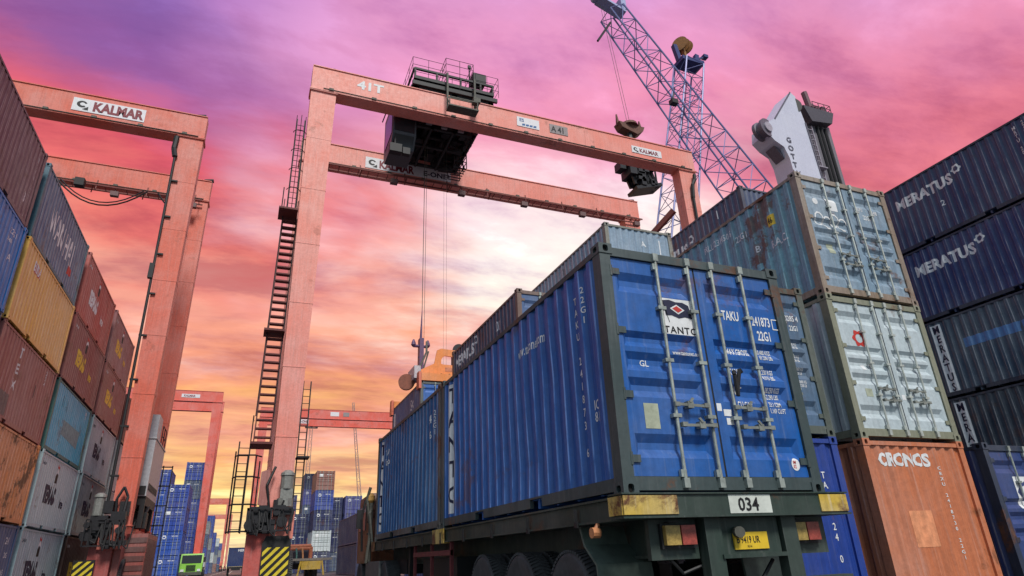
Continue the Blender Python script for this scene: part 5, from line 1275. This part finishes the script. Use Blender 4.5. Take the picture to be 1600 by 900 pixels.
m = MB(); m.box(.90, 1.62, -.1, -.06, .96, 1.28); m.box(.88, 1.64, -.16, -.06, .93, .965); VB(m, 'plate_bracket')
q = quad(tl, (1.06 - tlo.x, -.115 - tlo.y, 1.0), .40, .15, decal('plate_yellow', (226, 190, 44), .25), 'licence_plate'); flat_text(q, 'B 9419 UR', (1.085 - tlo.x, -.1185 - tlo.y, 1.055), .06, BLACKP, .72, .01); flat_text(q, '10.14', (1.2 - tlo.x, -.1185 - tlo.y, 1.015), .022, BLACKP, .8, .01)
m = MB(); m.tube((1.07, -.2, 1.15), (1.12, -.08, 1.15), .05, 10); VB(m, 'plate_lamp', GRIME)
AMB = plain('amber_lens', (170, 144, 78), .4, 0, .5, .3, 24); RDL = plain('red_lens', (160, 72, 62), .4, 0, .5, .3, 24)
for x in (.30, 1.80):
    m = MB(); m.box(x, x + .38, -.06, -.02, 1.03, 1.24); m.box(x + .05, x + .16, -.12, -.06, 1.25, 1.26); VB(m, 'lamp_mount', DARK)
    m = MB(); m.box(x + .02, x + .175, -.11, -.06, 1.06, 1.225); VB(m, 'amber_lamp', AMB); m = MB(); m.box(x + .19, x + .345, -.11, -.06, 1.06, 1.225); VB(m, 'red_lamp', RDL)
m = MB(); m.box(.2, .72, -.02, .04, .94, 1.28); m.box(1.76, 2.3, -.02, .04, .94, 1.28); VB(m, 'lamp_panel', GRN)
m = MB(); m.tube((-.02, .5, 1.28), (-.06, .5, 1.22), .02, 6); m.tube((-.1, .5, 1.2), (-.02, .5, 1.2), .05, 10); VB(m, 'marker_lamp', plain('marker_orange', (206, 140, 96), .4))
# twist locks and lashing hooks along the rail
for k in range(9):
    y = .9 + k * 1.25; m = MB(); m.tube((-.045, y, 1.30), (-.05, y, 1.44), .018, 6); m.box(-.06, -.03, y - .03, y + .03, 1.26, 1.32); VB(m, 'lashing_hook', DARK)
# running gear
for y in (1.35, 2.72, 4.1):
    for x in (.18, .50, 1.94, 2.26): wheel(tl, (x - tlo.x, y - tlo.y, .53), .53, .27)
    m = MB(); m.tube((.1, y, .53), (2.34, y, .53), .07, 8); m.box(.55, .70, y - .55, y + .55, .72, .86); m.box(1.74, 1.9, y - .55, y + .55, .72, .86); VB(m, 'axle', DARK)
for x in (.02, 1.78):
    m = MB(); V = [(.95, 1.27), (.88, 1.10), (.66, .92), (.60, .45), (.63, .45), (.69, .91), (.91, 1.09), (.98, 1.27)]; m.prism(V, 'x', x, x + .62); VB(m, 'mudguard', plain('mudguard_green', (88, 104, 96), .6))
for x in (.25, 2.05): 
    m = MB(); m.box(x, x + .14, 9.3, 9.45, .1, 1.3); m.box(x - .1, x + .24, 9.2, 9.55, .04, .1); VB(m, 'landing_leg', DARK)
RG = plain('guard_red', (112, 48, 52), .6)
m = MB(); m.box(.0, .05, 5.5, 8.0, 1.08, 1.16); m.box(0, .05, 5.5, 8.0, .62, .70)
for y in (5.5, 6.7, 7.95): m.box(.01, .06, y, y + .06, .55, 1.30)
VB(m, 'side_guard', RG)
m = MB(); m.box(.15, .55, 5.6, 7.8, .55, 1.05); m.box(.7, 1.7, 5.0, 5.8, .55, 1.0); m.tube((.9, 4.9, 1.1), (.9, 8.5, 1.1), .1, 8); VB(m, 'tool_box', DARK)
m = MB(); m.path([(.8, .0, .95), (1.1, .02, .70), (1.4, .0, .72), (1.6, .02, .9)], .018); m.path([(.4, .0, .95), (.55, .03, .82), (.75, .0, .88)], .015); VB(m, 'air_hose', DARK)

# ---- tractor pulling the trailer
tk = thing('tractor_unit', 'worn orange truck tractor coupled to the front of the long trailer', 'truck', (1.22, 14, 0)); tko = Vector((1.22, 14, 0))
def KT(m, name, mat, smooth=False): m.v = [(a - tko.x, b - tko.y, c) for a, b, c in m.v]; return m.build(name, mat, tk, smooth)
OC = paint((140, 84, 54), .8, .7)
m = MB(); m.prism([(13.2, 1.0), (15.1, 1.0), (15.2, 1.9), (14.95, 2.75), (13.3, 2.8), (13.2, 2.6)], 'x', .05, 2.4); KT(m, 'cab', OC)
m = MB(); m.box(.02, .05, 13.8, 14.8, 1.85, 2.5); KT(m, 'window', GLASS); m = MB(); m.box(.3, 2.1, 13.17, 13.2, 1.9, 2.5); KT(m, 'window', GLASS)
m = MB(); m.tube((.0, 12.85, .9), (.0, 12.85, 2.5), .05, 8); m.path([(-.1, 12.7, 1.0), (0.0, 12.8, 1.8), (-.12, 12.85, 2.6), (-.05, 12.8, 2.9)], .04); m.path([(.05, 12.6, 1.3), (-.05, 12.75, 2.2), (.1, 13.0, 2.6)], .035); KT(m, 'exhaust_stack', GRIME)
m = MB(); m.path([(-.12, 13.3, 1.3), (-.18, 13.2, 2.1), (-.1, 13.25, 2.6)], .03); m.box(-.2, -.06, 13.9, 13.98, 1.9, 2.4); [m.box(-.06, .04, 12.9, 13.05, 1.1 + k * .3, 1.14 + k * .3) for k in range(5)]; m.box(.02, .06, 12.9, 13.1, .9, 2.6); KT(m, 'cab_step', DARK)
m = MB(); m.lathe((-.02, 12.9, 2.62), (0, 0, 1), [(-.13, .07), (-.06, .12), (.06, .12), (.13, .06)], 12); KT(m, 'air_filter', plain('filter_ochre', (196, 150, 80), .6))
m = MB(); m.box(.3, 2.1, 9.8, 15.0, .75, 1.05); KT(m, 'chassis', DARK)
m = MB(); m.box(-.05, .5, 11.2, 13.0, .98, 1.04); m.box(-.05, 0, 11.2, 13.0, .7, .98); KT(m, 'mudguard', plain('mudguard_grey', (96, 98, 98), .6))
for x, y in ((.16, 10.9), (.16, 12.1), (2.28, 10.9), (2.28, 12.1), (.2, 14.5), (2.24, 14.5)): wheel(tk, (x - tko.x, y - tko.y, .52), .52, .32)

# ---- empty tractor standing beyond the main crane foot
et = thing('tractor_unit', 'truck tractor seen from behind with orange guard pipes and yellow cross member', 'truck', (.6, 44, 0)); eo = Vector((.6, 44, 0))
def ET(m, name, mat, smooth=False): m.v = [(a - eo.x, b - eo.y, c) for a, b, c in m.v]; return m.build(name, mat, et, smooth)
x0, x1 = -.75, 1.65
m = MB(); m.box(x0 + .1, x0 + 3.3, 40.5, 44.6, 1.28, 1.42); ET(m, 'load_deck', plain('deck_grey', (138, 132, 124), .7))
m = MB()
for z in (2.1, 2.25): m.tube((x0 + .1, 44.4, z), (x1 - .1, 44.4, z), .13, 10)
for x in (x0 + .1, x1 - .1): m.tube((x, 44.4, 1.4), (x, 44.4, 2.2), .13, 10)
ET(m, 'guard_pipe', plain('pipe_orange', (206, 128, 92), .6))
for k, c in enumerate(((60, 110, 90), (150, 60, 50), (70, 120, 110), (196, 140, 90))):
    m = MB(); m.path([(x0 + .5 + k * .4, 44.2, 2.1), (x0 + .55 + k * .4, 44.0, 1.7), (x0 + .5 + k * .42, 43.9, 1.42)], .06); ET(m, 'air_hose', plain('hose_%d' % k, c, .6))
m = MB(); m.box(x0 + 1.4, x0 + 2.6, 40.4, 40.5, .75, 1.25); m.beam((x0 + 1.35, 40.4, 1.25), (x0 + 1.2, 40.4, .4), .1, .1); m.beam((x0 + 2.65, 40.4, 1.25), (x0 + 2.8, 40.4, .4), .1, .1); ET(m, 'cross_member', paint((206, 172, 62), .5, .4))
m = MB(); m.prism([(44.8, 1.0), (46.8, 1.0), (46.9, 1.9), (46.6, 2.3), (44.9, 2.3)], 'x', x0, x1); ET(m, 'cab', paint((70, 80, 96), .5))
m = MB(); m.box(x0, x0 + .6, 40.7, 42.8, 1.0, 1.2); m.box(x0 + .6, x1, 41, 46, .8, 1.1); ET(m, 'chassis', DARK)
for x in (x0 + .2, x1 - .1):
    for y in (41.4, 42.7, 46.1): wheel(et, (x - eo.x, y - eo.y, .52), .52, .34)

# ---- green lorry far down the lane
LORRY_X, LORRY_Y = -8.15, 86.0
gl = thing('lorry', 'lime green lorry cab standing beside the far blue stack', 'lorry', (-9.9, 112, 0)); glo = Vector((-9.0, 112, 0)); gl.location = (LORRY_X, LORRY_Y, 0)
def GL(m, name, mat): m.v = [(a - glo.x, b - glo.y, c) for a, b, c in m.v]; return m.build(name, mat, gl)
LG = paint((142, 206, 74), .2, .05, .35)
m = MB(); m.prism([(109.0, .7), (109.0, 1.7), (109.3, 2.75), (110.8, 2.8), (110.9, .7)], 'x', -10.1, -7.7); GL(m, 'cab', LG)
m = MB(); m.add([(-9.95, 108.98, 1.72), (-7.85, 108.98, 1.72), (-7.85, 109.24, 2.6), (-9.95, 109.24, 2.6)], [(0, 1, 2, 3)]); GL(m, 'windscreen', GLASS); m = MB(); m.box(-7.7, -7.67, 109.4, 110.5, 1.75, 2.5); GL(m, 'window', GLASS)
m = MB(); m.box(-10.1, -7.7, 108.85, 109.0, .45, .8); GL(m, 'bumper', GRIME); m = MB(); m.box(-9.95, -9.6, 108.8, 108.85, .85, 1.1); GL(m, 'headlamp', WHITE); m = MB(); m.box(-8.2, -7.85, 108.8, 108.85, .85, 1.1); GL(m, 'headlamp', WHITE)
m = MB(); m.box(-9.9, -7.9, 110.8, 119, .8, 1.1); GL(m, 'chassis', DARK)
for x in (-10.35, -7.65): m = MB(); m.box(x, x + .2, 109.15, 109.25, 1.8, 2.35); GL(m, 'mirror', DARK)
m = MB(); [m.box(-9.4, -8.4, 108.94, 109.0, .9 + k * .14, .97 + k * .14) for k in range(5)]; GL(m, 'radiator_grille', DARK)
m = MB(); m.box(-10.0, -7.8, 111.2, 118.8, 1.1, 1.3); m.box(-10.0, -7.8, 111.2, 111.3, 1.3, 2.6); GL(m, 'load_bed', GRIME)
for x in (-9.95, -7.85):
    for y in (110, 116, 117.4): wheel(gl, (x - glo.x, y - glo.y, .5), .5, .3)
# ---- navy container on a trailer under the main crane's rear leg
nt_ = thing('container_trailer', 'low trailer carrying the navy container far down the lane', 'trailer', (-3.2, 102, 0))
m = MB(); m.box(-1.2, 1.2, 0, 6.3, .95, 1.2); m.box(-.6, .6, 0, 9, .7, .95); m.build('deck', DARK, nt_)
for x in (-1.0, 1.0):
    for y in (1, 2.3): wheel(nt_, (x, y, .5), .5, .3)
nc = container('navy container with white lettering on a low trailer far down the lane', -4.42, 102, 1.2, (44, 60, 106), ends=('wall', 'door'), detail=1, wear=.3)
letter(nc, 'F', 'MER', .05, 2.0, .32, WHITE, 1.0, .03)

# ---- slim masts on the skyline
def mast(x, y, h, label, w=1.2, head=True):
    t = thing('lattice_mast', label, 'mast', (x, y, 0)); m = (MB(), MB()); lattice(m, (0, 0, 0), (0, 0, h), w, w * .5, 14, .05, .03); pale = plain('mast_grey', (190, 160, 150), .6)
    m[0].build('mast_post', pale, t); o = m[1].build('mast_bracing', pale, t); o['kind'] = 'stuff'
    if head: k = MB(); k.box(-1.4, 1.4, -.3, .3, h, h + .2); [k.box(a - .25, a + .25, -.3, .3, h + .2, h + .7) for a in (-1.2, 0, 1.2)]; k.build('floodlight', MACH, t)
mast(9.6, 150, 30.5, 'floodlight mast rising behind the brown-topped stack')
t = thing('lattice_crane', 'faint thin crane jib rising from the stacks left of the trailer front', 'crane', (23.5, 150, 0)); m = (MB(), MB()); lattice(m, (0, 0, 0), (-4.6, 0, 37), 1.0, .4, 20, .05, .03); pale = plain('mast_grey', (150, 130, 128), .6); m[0].build('boom_chord', pale, t); o = m[1].build('boom_bracing', pale, t); o['kind'] = 'stuff'
